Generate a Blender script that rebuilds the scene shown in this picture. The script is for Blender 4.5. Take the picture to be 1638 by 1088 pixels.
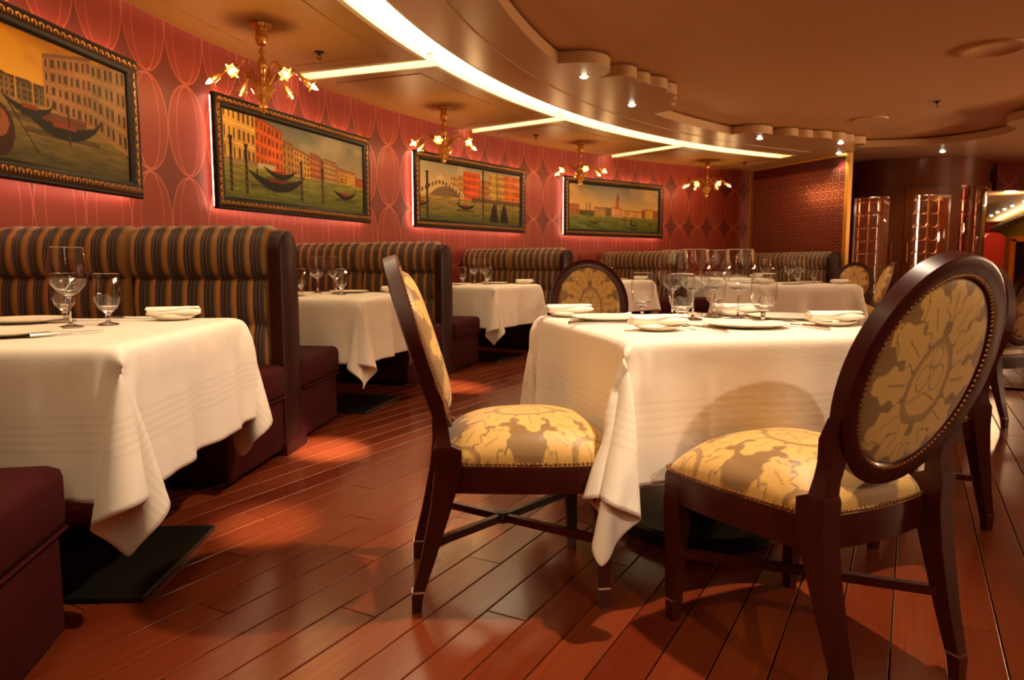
import bpy, bmesh, math, random
import numpy as np
from mathutils import Vector, Matrix

random.seed(7); np.random.seed(7)
for o in list(bpy.data.objects): bpy.data.objects.remove(o)
S = bpy.context.scene
COL = S.collection
PI = math.pi
R = math.radians
# ------------------------------------------------------------------ camera, world, exposure
F = 1150.0; HZ = 423.0; H = 0.97
TH = math.atan((544 - HZ) / F)
cam = bpy.data.cameras.new('camera'); cam.sensor_width = 36; cam.lens = F / 1638 * 36
cam.clip_start = 0.05; cam.clip_end = 100
cam.dof.use_dof = True; cam.dof.focus_distance = 2.5; cam.dof.aperture_fstop = 5.0
camo = bpy.data.objects.new('camera', cam); COL.objects.link(camo)
camo.location = (0, 0, H); camo.rotation_euler = (PI / 2 - TH, 0, 0)
S.camera = camo
W = bpy.data.worlds.new('world'); S.world = W; W.use_nodes = True
W.node_tree.nodes['Background'].inputs[0].default_value = (1, .55, .3, 1)
W.node_tree.nodes['Background'].inputs[1].default_value = .03
S.view_settings.view_transform = 'Standard'; S.view_settings.look = 'None'
S.view_settings.gamma = 1; S.view_settings.use_curve_mapping = False
S.view_settings.exposure = 0.62
S.cycles.use_denoising = True
S.cycles.max_bounces = 10; S.cycles.diffuse_bounces = 4; S.cycles.glossy_bounces = 4
S.cycles.transmission_bounces = 8; S.cycles.transparent_max_bounces = 24
S.cycles.caustics_reflective = False; S.cycles.caustics_refractive = False
S.cycles.sample_clamp_indirect = 4.0

ZC = 2.68                      # lower ceiling
ZH = 2.80                      # raised ceiling
C = (8.64, 2.87)               # centre of the round room
RW = 11.42                     # wallpapered wall
PHI1 = 4.9; STEP = 15.45       # divider angles
def polar(r, phi, z=0.0):
    a = R(phi); return Vector((C[0] - r * math.cos(a), C[1] + r * math.sin(a), z))

def lamp(name, kind, loc, energy, color, size=.05, spot=None, blend=.5, target=None):
    l = bpy.data.lights.new(name, kind); l.energy = energy; l.color = color
    if kind in ('POINT', 'SPOT'): l.shadow_soft_size = size
    if kind == 'SPOT': l.spot_size = R(spot); l.spot_blend = blend
    o = bpy.data.objects.new(name, l); COL.objects.link(o); o.location = loc
    if target is not None:
        o.rotation_euler = (Vector(target) - Vector(loc)).to_track_quat('-Z', 'Y').to_euler()
    return o
WARM = (1.0, .60, .30)
# out-of-frame ceiling spotlights that throw the chair shadows, then unseen spots added to brighten tables
KEY = [((.98, 2.15, 2.76), 230, 76, (-.25, 2.4, 0)),
       ((1.75, -1.5, 2.76), 130, 34, (1.0, 2.3, .65)),
       ((-.3, .3, 2.76), 14, 44, (-1.45, 2.3, .7)),  # unseen spot added for the nearest booth table
       ((3.3, 7.2, 2.76), 45, 80, (3.1, 8.2, .7))]  # unseen spot added to lift the dim far table
for p, e, sp, t in KEY: lamp('spot_or_fill_light', 'SPOT', p, e, (1, .75, .53), .035, sp, .6, t)
# narrow beams from unseen lamps, added to put bright pools on the aisle floor
for p, t, e in (((.6, 1.6, 2.76), (-.98, 3.72, 0), 3000), ((1.4, 2.9, 2.76), (-.42, 5.65, 0), 3600), ((.3, .6, 2.76), (-.93, 2.62, 0), 900)):
    lamp('added_pool_beam', 'SPOT', p, e, (1, .86, .72), .02, 7.5, 1.0, t)
for p in ((5.2, 3.4), (4.2, 6.4), (7.4, 5.2), (3.6, -2.8), (.2, -2.6)):  # wide unseen spots added as fill for the open room
    lamp('spot_or_fill_light', 'SPOT', (p[0], p[1], 2.76), 9, WARM, .08, 130, .8, (p[0], p[1], 0))

# unseen upward lamps, added outside the frame to brighten the raised ceiling
for p in ((11.6, 10.0), (11.6, 7.5), (11.6, 5.0), (11.6, 2.5)):
    lamp('ceiling_fill_light', 'SPOT', (p[0], p[1], 1.75), 380, (1, .64, .35), .12, 150, .6, (p[0] + (C[0] - 3 - p[0]) * .18, p[1] + (4 - p[1]) * .18, 2.8))

# ------------------------------------------------------------------ materials
def mat(name, base=(.5, .5, .5), rough=.5, metal=0., spec=.5, trans=0., ior=1.45, emit=None, estr=0., coat=0., sheen=0.):
    m = bpy.data.materials.new(name); m.use_nodes = True
    b = m.node_tree.nodes['Principled BSDF']
    b.inputs['Base Color'].default_value = (*base, 1); b.inputs['Roughness'].default_value = rough
    b.inputs['Metallic'].default_value = metal; b.inputs['Specular IOR Level'].default_value = spec
    b.inputs['Transmission Weight'].default_value = trans; b.inputs['IOR'].default_value = ior
    b.inputs['Coat Weight'].default_value = coat; b.inputs['Coat Roughness'].default_value = .08
    b.inputs['Sheen Weight'].default_value = sheen
    if emit: b.inputs['Emission Color'].default_value = (*emit, 1); b.inputs['Emission Strength'].default_value = estr
    return m
def srgb(r, g, b):
    f = lambda c: (c / 255 / 12.92) if c / 255 <= .04045 else ((c / 255 + .055) / 1.055) ** 2.4
    return (f(r), f(g), f(b))
class NT:
    def __init__(s, m): s.t = m.node_tree; s.b = s.t.nodes['Principled BSDF']
    def n(s, kind, **kw):
        x = s.t.nodes.new(kind)
        for k, v in kw.items(): setattr(x, k, v)
        return x
    def link(s, a, b): s.t.links.new(a, b)
    def m(s, op, a, b=None, c=None):
        x = s.t.nodes.new('ShaderNodeMath'); x.operation = op
        for i, v in enumerate((a, b, c)):
            if v is None: continue
            if isinstance(v, (int, float)): x.inputs[i].default_value = v
            else: s.link(v, x.inputs[i])
        return x.outputs[0]
    def mix(s, fac, a, b):
        x = s.t.nodes.new('ShaderNodeMix'); x.data_type = 'RGBA'
        for i, v in ((0, fac), (6, a), (7, b)):
            if isinstance(v, (int, float)): x.inputs[i].default_value = v
            elif isinstance(v, tuple): x.inputs[i].default_value = (*v, 1)
            else: s.link(v, x.inputs[i])
        return x.outputs[2]
    def noise(s, scale, vec=None, detail=4, rough=.55):
        x = s.n('ShaderNodeTexNoise'); x.inputs['Scale'].default_value = scale
        x.inputs['Detail'].default_value = detail; x.inputs['Roughness'].default_value = rough
        if vec is not None: s.link(vec, x.inputs['Vector'])
        return x.outputs['Fac']
    def bump(s, h, strength=.2, dist=.01):
        x = s.n('ShaderNodeBump'); x.inputs['Strength'].default_value = strength; x.inputs['Distance'].default_value = dist
        s.link(h, x.inputs['Height']); s.link(x.outputs[0], s.b.inputs['Normal'])
    def xyz(s, kind='UV'):
        tc = s.n('ShaderNodeTexCoord'); sp = s.n('ShaderNodeSeparateXYZ'); s.link(tc.outputs[kind], sp.inputs[0]); return sp.outputs, tc.outputs[kind]
    def color(s, c): s.link(c, s.b.inputs['Base Color'])

M = {}
# floor planks: colour by plank index from world position
PD = R(29); PW = .125; PLEN = 1.25
def floor_mat():
    m = mat('plank_wood', srgb(110, 40, 18), .22, spec=.5); t = NT(m)
    g = t.n('ShaderNodeNewGeometry'); mp = t.n('ShaderNodeMapping'); mp.vector_type = 'TEXTURE'
    mp.inputs['Rotation'].default_value = (0, 0, PI / 2 - PD); t.link(g.outputs['Position'], mp.inputs[0])
    sp = t.n('ShaderNodeSeparateXYZ'); t.link(mp.outputs[0], sp.inputs[0])
    row = t.m('FLOOR', t.m('DIVIDE', sp.outputs[1], PW))
    off = t.m('MULTIPLY', t.m('FRACT', t.m('MULTIPLY', row, .6180339)), PLEN)
    col = t.m('FLOOR', t.m('DIVIDE', t.m('SUBTRACT', sp.outputs[0], off), PLEN))
    cb = t.n('ShaderNodeCombineXYZ'); t.link(row, cb.inputs[0]); t.link(col, cb.inputs[1])
    wn = t.n('ShaderNodeTexWhiteNoise'); t.link(cb.outputs[0], wn.inputs[0])
    v = t.n('ShaderNodeVectorMath'); v.operation = 'MULTIPLY'; v.inputs[1].default_value = (2.5, 55, 1); t.link(mp.outputs[0], v.inputs[0])
    a2 = t.n('ShaderNodeVectorMath'); a2.operation = 'ADD'; t.link(v.outputs[0], a2.inputs[0]); t.link(wn.outputs['Color'], a2.inputs[1])
    gr = t.noise(1.0, a2.outputs[0], 5, .6)
    c1 = t.mix(wn.outputs[0], srgb(102, 38, 17), srgb(138, 64, 29))
    c2 = t.mix(t.m('MULTIPLY', gr, .75), c1, srgb(78, 25, 11)); t.color(c2)
    t.link(t.m('MULTIPLY_ADD', wn.outputs[0], .05, .19), t.b.inputs['Roughness'])
    return m
M['floor'] = floor_mat()
M['subfloor'] = mat('subfloor', srgb(22, 8, 5), .8)
def wallpaper():
    m = mat('wallpaper', srgb(150, 42, 32), .6); t = NT(m); o, _ = t.xyz('UV')
    u = t.m('SUBTRACT', t.m('FRACT', t.m('DIVIDE', o[0], .42)), .5)
    v = t.m('SUBTRACT', t.m('FRACT', t.m('DIVIDE', t.m('SUBTRACT', o[1], 1.63), .68)), .5)
    def ell(kx, ky):
        a = t.m('POWER', t.m('ABSOLUTE', t.m('MULTIPLY', u, 2 / kx)), 2.0); b = t.m('POWER', t.m('ABSOLUTE', t.m('MULTIPLY', v, 2 / ky)), 2.0)
        return t.m('SQRT', t.m('ADD', a, b))
    def line(e, w): return t.m('LESS_THAN', t.m('ABSOLUTE', t.m('SUBTRACT', e, 1 - w)), w)
    e1 = ell(1.0, 1.0); e2 = ell(.58, 1.0)
    base = t.mix(t.m('GREATER_THAN', e1, 1.0), srgb(138, 49, 32), srgb(102, 36, 23))
    nz = t.noise(3.0, None, 3)
    base = t.mix(t.m('MULTIPLY', nz, .35), base, srgb(118, 41, 28))
    ln = t.m('MULTIPLY', t.m('MAXIMUM', line(e1, .02), line(e2, .026)), .8)
    t.color(t.mix(ln, base, srgb(182, 92, 70)))
    t.link(t.m('MULTIPLY_ADD', ln, -.2, .55), t.b.inputs['Roughness'])
    return m
M['wallpaper'] = wallpaper()
def ceil_mat(name, c, amt=.25, gl=.45):
    m = mat(name, c, gl); t = NT(m); n = t.noise(1.3, None, 5)
    t.color(t.mix(t.m('MULTIPLY', n, amt), c, tuple(x * .72 for x in c))); return m
M['ceiling'] = ceil_mat('ceiling_paint', srgb(226, 174, 112), .15, .6)
M['lowceil'] = ceil_mat('ceiling_gloss', srgb(206, 168, 122), .15, .34)
M['panelceil'] = ceil_mat('ceiling_gold', srgb(178, 132, 68), .5, .45)
M['lip'] = mat('cove_paint', srgb(238, 222, 178), .5)
def emis(name, c, s):
    m = bpy.data.materials.new(name); m.use_nodes = True; nt = m.node_tree; nt.nodes.remove(nt.nodes['Principled BSDF'])
    e = nt.nodes.new('ShaderNodeEmission'); e.inputs[0].default_value = (*c, 1); e.inputs[1].default_value = s
    nt.links.new(e.outputs[0], nt.nodes['Material Output'].inputs[0]); return m
M['cove'] = emis('cove_diffuser', (1, .80, .48), 5.5)
M['pink'] = emis('led_pink', (1, .50, .33), 20.0)
M['pinktop'] = emis('led_rose', (1, .45, .30), 2.2)
M['bulb'] = emis('bulb_glow', (1, .64, .26), 16.0)
M['spot'] = emis('downlight_glow', (1, .85, .6), 30.0)
M['coolspot'] = emis('cool_glow', (.85, 1, .85), 14.0)
M['rackglow'] = emis('cabinet_tube_glow', (1, .62, .34), 9.0)

def wood(name, c1, c2, rough=.28, sc=(3, 3, 40), spec=.35):
    m = mat(name, c1, rough, spec=spec, coat=.03); t = NT(m); tc = t.n('ShaderNodeTexCoord')
    v = t.n('ShaderNodeVectorMath'); v.operation = 'MULTIPLY'; v.inputs[1].default_value = sc[::-1]; t.link(tc.outputs['Object'], v.inputs[0])
    n = t.noise(1.0, v.outputs[0], 4); t.color(t.mix(n, c1, c2)); return m
M['mahogany'] = wood('mahogany', srgb(78, 24, 14), srgb(46, 12, 8), .33, (3, 30, 30))
M['darkwood'] = wood('dark_wood', srgb(70, 30, 16), srgb(40, 15, 9), .25, (2, 25, 25))
M['posts'] = wood('post_wood', srgb(52, 14, 10), srgb(34, 8, 6), .42, (2, 30, 30), .14)
M['cabwood'] = wood('cabinet_wood', srgb(128, 70, 36), srgb(92, 46, 22), .3, (2, 25, 25))
def stripes():
    m = mat('striped_velvet', srgb(120, 80, 30), .7, sheen=.3); t = NT(m); o, _ = t.xyz('UV')
    f = t.m('FRACT', t.m('DIVIDE', o[0], .086)); r = t.n('ShaderNodeValToRGB'); t.link(f, r.inputs[0]); cr = r.color_ramp; cr.interpolation = 'CONSTANT'
    seq = [(0, (150, 98, 38)), (.19, (128, 80, 28)), (.29, (60, 44, 19)), (.43, (24, 10, 9)), (.53, (128, 94, 58)), (.565, (40, 26, 18)), (.66, (20, 7, 7)), (.76, (120, 84, 52)), (.795, (58, 12, 12)), (.89, (20, 7, 7))]
    while len(cr.elements) < len(seq): cr.elements.new(.5)
    for e, (p, c) in zip(cr.elements, seq): e.position = p; e.color = (*srgb(*c), 1)
    t.color(r.outputs[0]); t.bump(t.noise(400, None, 2), .15, .002); return m
M['stripe'] = stripes()
def velvet():
    m = mat('maroon_velvet', srgb(74, 12, 16), .8, spec=.15); t = NT(m)
    n = t.noise(9, None, 4); t.color(t.mix(n, srgb(66, 9, 11), srgb(44, 5, 8))); t.b.inputs['Sheen Tint'].default_value = (*srgb(140, 40, 40), 1); return m
M['velvet'] = velvet()
def damask():
    m = mat('damask', srgb(190, 140, 60), .42, sheen=.2); t = NT(m)
    a = t.n('ShaderNodeAttribute'); a.attribute_name = 'figure'
    n = t.noise(60, None, 3)
    gold = t.mix(n, srgb(222, 180, 98), srgb(204, 156, 76)); gr = t.mix(n, srgb(152, 116, 66), srgb(132, 98, 54))
    t.color(t.mix(a.outputs['Fac'], gr, gold))
    t.link(t.m('MULTIPLY_ADD', a.outputs['Fac'], .10, .36), t.b.inputs['Roughness'])
    h = t.m('ADD', t.m('MULTIPLY', a.outputs['Fac'], .6), t.m('MULTIPLY', t.noise(500, None, 2), .3)); t.bump(h, .25, .003); return m
M['damask'] = damask()
M['nail'] = mat('brass_nail', srgb(170, 120, 70), .3, metal=1)
M['steel'] = mat('steel', srgb(200, 190, 175), .22, metal=1)
M['blackmetal'] = mat('black_metal', srgb(44, 40, 32), .36, metal=.7)
def linen():
    m = mat('white_linen', srgb(236, 224, 206), .62, sheen=.15); t = NT(m); o, uv = t.xyz('UV')
    # woven satin border lines: distance to the hem is in the UVs (metres)
    def band(c):
        r = None
        for k in range(5):
            x = t.m('LESS_THAN', t.m('ABSOLUTE', t.m('SUBTRACT', c, .135 + .022 * k)), .0055); r = x if r is None else t.m('MAXIMUM', r, x)
        return r
    b = t.m('MAXIMUM', band(o[0]), band(o[1]))
    t.color(t.mix(t.m('MULTIPLY', b, .22), srgb(236, 224, 206), srgb(206, 190, 166)))
    t.bump(t.m('ADD', t.noise(14, None, 5), t.m('MULTIPLY', b, .5)), .22, .006); return m
M['linen'] = linen()
M['napkin'] = mat('napkin_linen', srgb(242, 232, 216), .7)
M['china'] = mat('china', srgb(242, 230, 208), .35, spec=.25)
def thinglass():
    m = bpy.data.materials.new('thin_glass'); m.use_nodes = True; nt = m.node_tree; nt.nodes.remove(nt.nodes['Principled BSDF'])
    tr = nt.nodes.new('ShaderNodeBsdfTransparent'); tr.inputs[0].default_value = (.97, .965, .95, 1)
    gl = nt.nodes.new('ShaderNodeBsdfGlossy'); gl.inputs['Roughness'].default_value = .02
    lw = nt.nodes.new('ShaderNodeLayerWeight'); lw.inputs[0].default_value = .5
    fr = nt.nodes.new('ShaderNodeMath'); fr.operation = 'POWER'; fr.inputs[1].default_value = 3.2
    mu = nt.nodes.new('ShaderNodeMath'); mu.operation = 'MULTIPLY_ADD'; mu.inputs[1].default_value = .8; mu.inputs[2].default_value = .07; mu.use_clamp = True
    mx = nt.nodes.new('ShaderNodeMixShader'); L = nt.links.new
    L(lw.outputs['Facing'], fr.inputs[0]); L(fr.outputs[0], mu.inputs[0]); L(mu.outputs[0], mx.inputs[0]); L(tr.outputs[0], mx.inputs[1]); L(gl.outputs[0], mx.inputs[2]); L(mx.outputs[0], nt.nodes['Material Output'].inputs[0])
    return m
M['thin'] = thinglass()
M['glass'] = mat('solid_glass', (1, .99, .97), .0, trans=1., ior=1.5)
M['amber'] = mat('amber_glass', (.90, .42, .09), .12, metal=.35, trans=.55, ior=1.5)
M['gold'] = mat('gold_leaf', srgb(196, 140, 62), .32, metal=.85)
M['goldtrim'] = mat('gold_trim', srgb(206, 150, 60), .35, metal=.55)
M['framedark'] = mat('frame_black', srgb(16, 9, 6), .4, spec=.25)
M['ornament'] = mat('frame_gilding', srgb(190, 132, 56), .4, metal=.6)
M['bronze'] = mat('frame_bronze', srgb(74, 44, 22), .4, metal=.4)
M['lattice'] = mat('lattice_copper', srgb(200, 120, 92), .28, metal=.7)
M['latback'] = mat('lattice_backing', srgb(84, 20, 18), .3)
M['redpanel'] = mat('red_panel', srgb(178, 46, 38), .5)
M['yellow'] = mat('yellow_panel', srgb(196, 150, 60), .5)
M['copper'] = mat('rack_copper', srgb(220, 150, 110), .3, metal=.6)
M['white'] = mat('white_enamel', srgb(230, 215, 195), .35)

def paint_mat():
    m = mat('oil_paint', (.5, .5, .5), .5, spec=.2); t = NT(m); a = t.n('ShaderNodeAttribute'); a.attribute_name = 'paint'
    t.color(a.outputs['Color']); t.bump(t.noise(90, None, 4), .12, .004); return m
M['paint'] = paint_mat()

# ------------------------------------------------------------------ mesh helpers
class MB:
    def __init__(s): s.v = []; s.f = []; s.uv = {}; s.att = {}
    def add(s, vs, fs):
        k = len(s.v); s.v += [tuple(map(float, p)) for p in vs]; s.f += [tuple(i + k for i in f) for f in fs]; return s
    def box(s, c, d, rz=0):
        x, y, z = d[0] / 2, d[1] / 2, d[2] / 2; ca, sa = math.cos(rz), math.sin(rz)
        vs = [(c[0] + a * x * ca - b * y * sa, c[1] + a * x * sa + b * y * ca, c[2] + e * z) for e in (-1, 1) for a, b in ((-1, -1), (1, -1), (1, 1), (-1, 1))]
        return s.add(vs, [(3, 2, 1, 0), (4, 5, 6, 7), (0, 1, 5, 4), (1, 2, 6, 5), (2, 3, 7, 6), (3, 0, 4, 7)])
    def bbox(s, c, d, bev=.01, rz=0):     # box with chamfered edges
        bm = bmesh.new(); bmesh.ops.create_cube(bm, size=1)
        for v in bm.verts: v.co = Vector((v.co.x * d[0], v.co.y * d[1], v.co.z * d[2]))
        bmesh.ops.bevel(bm, geom=list(bm.edges), offset=bev, segments=2, profile=.5, affect='EDGES')
        rm = Matrix.Rotation(rz, 3, 'Z'); cv = Vector(c)
        for v in bm.verts: v.co = rm @ v.co + cv
        bm.verts.index_update(); s.add([v.co for v in bm.verts], [[v.index for v in f.verts] for f in bm.faces]); bm.free(); return s
    def loft(s, rings, closed=True, cap=True):
        n = len(rings[0]); vs = [p for r in rings for p in r]; fs = []
        for i in range(len(rings) - 1):
            for j in range(n if closed else n - 1):
                a = i * n + j; b = i * n + (j + 1) % n; fs.append((a, b, b + n, a + n))
        if cap: fs.append(tuple(range(n))[::-1]); fs.append(tuple((len(rings) - 1) * n + j for j in range(n)))
        return s.add(vs, fs)
    def lathe(s, prof, segs=24, c=(0, 0, 0), cap=True, mtx=None):
        rings = []
        for r, z in prof:
            ring = [Vector((r * math.cos(2 * PI * j / segs), r * math.sin(2 * PI * j / segs), z)) for j in range(segs)]
            if mtx is not None: ring = [mtx @ p for p in ring]
            rings.append([p + Vector(c) for p in ring])
        return s.loft(rings, True, cap)
    def tube(s, pts, rad, segs=8, cap=True):
        pts = [Vector(p) for p in pts]; n = len(pts); rad = rad if isinstance(rad, (list, tuple)) else [rad] * n
        rings = []; up = Vector((0, 0, 1)); prev = None
        for i, p in enumerate(pts):
            d = (pts[min(i + 1, n - 1)] - pts[max(i - 1, 0)]).normalized()
            if prev is None: x = d.cross(up if abs(d.z) < .95 else Vector((1, 0, 0))).normalized()
            else: x = (prev - d * prev.dot(d)).normalized()
            prev = x; y = d.cross(x)
            rings.append([p + (x * math.cos(2 * PI * j / segs) + y * math.sin(2 * PI * j / segs)) * rad[i] for j in range(segs)])
        return s.loft(rings, True, cap)
    def bar(s, p, q, w, h):
        p, q = Vector(p), Vector(q); d = (q - p).normalized(); x = d.cross(Vector((0, 0, 1))).normalized(); y = x.cross(d)
        ring = lambda o: [o + x * a * w / 2 + y * b * h / 2 for a, b in ((-1, -1), (1, -1), (1, 1), (-1, 1))]
        return s.loft([ring(p), ring(q)])
    def rects(s, secs):                   # loft of horizontal rectangles (x, y, z, half x, half y)
        return s.loft([[(x - a, y - b, z), (x + a, y - b, z), (x + a, y + b, z), (x - a, y + b, z)] for x, y, z, a, b in secs])
    def prism(s, poly, z0, z1):
        return s.loft([[(x, y, z0) for x, y in poly], [(x, y, z1) for x, y in poly]])
    def grid(s, P, uv=None):
        nu, nv = P.shape[:2]; k = len(s.v); s.v += [tuple(p) for p in P.reshape(-1, 3).tolist()]
        for i in range(nu - 1):
            for j in range(nv - 1):
                a = k + i * nv + j; s.f.append((a, a + nv, a + nv + 1, a + 1))
        if uv is not None:
            for i, q in enumerate(uv.reshape(-1, 2).tolist()): s.uv[k + i] = q
        return s
    def mesh(s, name, m=None, angle=35):
        me = bpy.data.meshes.new(name); me.from_pydata(s.v, [], s.f); me.validate(); me.update()
        if s.uv:
            l = me.uv_layers.new(name='UVMap'); vi = np.zeros(len(me.loops), int); me.loops.foreach_get('vertex_index', vi)
            a = np.array([s.uv.get(i, (0, 0)) for i in range(len(me.vertices))], float)[vi]; l.data.foreach_set('uv', a.ravel())
        if m: me.materials.append(M[m] if isinstance(m, str) else m)
        bm = bmesh.new(); bm.from_mesh(me); bmesh.ops.recalc_face_normals(bm, faces=bm.faces); bm.to_mesh(me); bm.free()
        me.polygons.foreach_set('use_smooth', [True] * len(me.polygons)); me.set_sharp_from_angle(angle=R(angle)); return me
    def build(s, name, m, parent=None, angle=35, loc=(0, 0, 0)):
        o = bpy.data.objects.new(name, s.mesh(name, m, angle)); COL.objects.link(o); o.location = loc
        if parent: o.parent = parent
        return o
def thing(name, label, cat, loc=(0, 0, 0), rz=0, group=None):
    o = bpy.data.objects.new(name, None); COL.objects.link(o); o.empty_display_size = .1
    o.location = loc; o.rotation_euler = (0, 0, rz); return tag(o, label, cat, group)
def tag(o, label, cat, group=None):
    o['label'] = label; o['category'] = cat
    if group: o['group'] = group
    return o
def struct(o): o['kind'] = 'structure'; return o
def stuff(o): o['kind'] = 'stuff'; return o
def dup(o, loc=None, rz=None, label=None, group=None, parent=None):
    c = o.copy(); COL.objects.link(c); c.parent = parent
    for ch in o.children: dup(ch, parent=c)
    if loc is not None: c.location = loc
    if rz is not None: c.rotation_euler = (0, 0, rz)
    if label: c['label'] = label
    if group: c['group'] = group
    return c

# ------------------------------------------------------------------ floor
fl = struct(MB().box((4, 5, -.04), (22, 30, .04)).build('floor', 'subfloor'))
pd = Vector((math.sin(PD), math.cos(PD), 0)); pn = Vector((-math.cos(PD), math.sin(PD), 0))
pb = MB().bbox((0, 0, -.009), (PLEN - .003, PW - .0035, .018), .0022)
plank_mesh = pb.mesh('plank', 'floor', 5)
cells = []
cT, sT = math.cos(TH), math.sin(TH)
for row in range(-110, 110):
    off = (row * .6180339) % 1.0 * PLEN
    for col in range(-12, 20):
        c = pd * (col * PLEN + off + PLEN / 2) + pn * (row * PW + PW / 2)
        if not (-4 < c.x < 12.5 and -3 < c.y < 19): continue
        dep = c.y * cT + H * sT
        vis = False
        if dep > .4:
            for t in (-.5, -.25, 0, .25, .5):
                q = c + pd * PLEN * t; d2 = q.y * cT + H * sT
                if d2 < .4: continue
                px = 819 + F * q.x / d2; py = 544 - F * (q.y * sT - H * cT) / d2
                if -40 < px < 1680 and py < 1130: vis = True
        # hidden under the benches / behind the wall
        rr = math.hypot(c.x - C[0], c.y - C[1])
        cells.append((0 if vis and rr < 10.4 else 1, c.length, c))
cells.sort(key=lambda x: (x[0], x[1]))
rzp = PI / 2 - PD
for k, (a, b, c) in enumerate(cells[:300]):
    o = bpy.data.objects.new('plank', plank_mesh); COL.objects.link(o); o.parent = fl; o.location = c; o.rotation_euler = (0, 0, rzp)
rest = MB()
for a, b, c in cells[300:]: rest.box((c.x, c.y, -.009), (PLEN - .003, PW - .0035, .018), rzp)
stuff(rest.build('far_planks', 'floor', fl))

# ------------------------------------------------------------------ walls
def arc_wall(name, r, p0, p1, z0, z1, m, n=120):
    ph = np.linspace(p0, p1, n); P = np.zeros((n, 2, 3)); uv = np.zeros((n, 2, 2))
    for i, p in enumerate(ph):
        for j, z in enumerate((z0, z1)): P[i, j] = polar(r, p, z); uv[i, j] = (R(p) * r, z)
    return struct(MB().grid(P, uv).build(name, m))
def flat_wall(name, a, b, z0, z1, m, th=.1, parent=None):
    a, b = Vector((*a, 0)), Vector((*b, 0)); L = (b - a).length; n = Vector((0, 0, 1)).cross((b - a).normalized()) * th
    mb = MB(); P = np.zeros((2, 2, 3)); uv = np.zeros((2, 2, 2))
    for q, off in ((0, Vector()), (1, n)):
        for i, p in enumerate((a, b)):
            for j, z in enumerate((z0, z1)): P[i, j] = p + off + Vector((0, 0, z)); uv[i, j] = (L * i, z)
        mb.grid(P, uv)
    k = [0, 1, 3, 2]
    for i in range(4): mb.f.append((k[i], k[(i + 1) % 4], k[(i + 1) % 4] + 4, k[i] + 4))
    o = mb.build(name, m, parent)
    return o if parent else struct(o)
arc_wall('wall_left', RW, -48, 74, 0, 2.95, 'wallpaper')
flat_wall('wall_rear', (12, -5.6), (-1, -5.6), 0, 2.95, 'wallpaper')
flat_wall('wall_right', (12, 12.4), (12, -5.6), 0, 2.95, 'wallpaper')
bk = flat_wall('wall_back', (5.4, 14.6), (8.3, 14.6), 0, 2.95, 'wallpaper')
flat_wall('bulkhead', (8.28, 12.5), (12.1, 12.5), 2.23, 2.9, 'wallpaper', .12, bk)
flat_wall('return_wall', (8.3, 14.6), (8.3, 13.3), 0, 2.95, 'wallpaper', .06, bk)

# ------------------------------------------------------------------ ceiling
hc = struct(MB().box((4, 4, ZH + .04), (22, 30, .08)).build('ceiling', 'ceiling'))
RTI, RTO = 9.67, 9.95
CL = [(-4.4 - 27.2), -4.2 + .2, 23.1, 50.3]
def rin(phi):
    base = 8.96 - max(0, (phi - 58)) ** 2 * .0046
    r = base
    for c0 in CL:
        for da, rc, rad in ((1.9, 8.90, .30), (4.9, 8.66, .17), (6.7, 8.60, .15), (8.5, 8.54, .17), (10.3, 8.54, .17), (11.8, 8.63, .17), (13.4, 8.86, .27)):
            k = base / 8.96
            d = R(phi - c0 - da) * rc
            if abs(d) < rad: r = min(r, rc * k * math.cos(R(phi - c0 - da)) - math.sqrt(rad * rad - d * d))
    return r
pin = []; pout = []
for i in range(int((71 + 48) / .2) + 1):
    p = -48 + .2 * i
    pin.append(polar(rin(p), p)); pout.append(polar(RTI if p < 64.6 else 15.5, p))
end = pin[-1]
# rounded far end of the raised ceiling, then back towards the centre of the room
for k, (x, y) in enumerate(((6.2, 10.42), (6.42, 10.1), (6.5, 9.7), (6.42, 9.35), (6.1, 9.1), (5.98, 8.85), (6.05, 8.6), (6.25, 8.5), (6.2, 8.25), (6.3, 8.05), (6.55, 8.0), (6.9, 7.9), (7.1, 7.2), (7.3, 5.5), (7.6, 3.5))):
    pin.append(Vector((x, y, 0))); pout.append(polar(15.5, 72 + k * 6))
def slab(name, a, b, z0, z1, m, parent):
    mb = MB(); ring = [[(p.x, p.y, z0), (q.x, q.y, z0), (q.x, q.y, z1), (p.x, p.y, z1)] for p, q in zip(a, b)]
    mb.loft(ring, True, True); return mb.build(name, m, parent, 30)
from mathutils.geometry import tessellate_polygon
loop = pin + pout[::-1]; n0 = len(loop); tri = tessellate_polygon([[Vector((p.x, p.y, 0)) for p in loop]])
sm = MB(); sm.add([(p.x, p.y, ZC) for p in loop] + [(p.x, p.y, ZH - .022) for p in loop], [tuple(t) for t in tri] + [tuple(i + n0 for i in t[::-1]) for t in tri] + [(i, (i + 1) % n0, (i + 1) % n0 + n0, i + n0) for i in range(n0)])
sm.build('curved_soffit', 'lowceil', hc, 30)
def arcstrip(name, r0, r1, p0, p1, z0, z1, m, parent, n=None):
    n = n or max(4, int(abs(p1 - p0) * 1.5)); ph = np.linspace(p0, p1, n)
    return slab(name, [polar(r0, p) for p in ph], [polar(r1, p) for p in ph], z0, z1, m, parent)
arcstrip('soffit_moulding', 9.30, 9.318, -48, 64, ZC - .008, ZC + .002, 'lowceil', hc)
arcstrip('cove_edge', RTI - .012, RTI + .004, -48, 64.6, ZC - .004, ZH - .02, 'lip', hc)
BW = .105                                # half width of the radial coves
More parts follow.
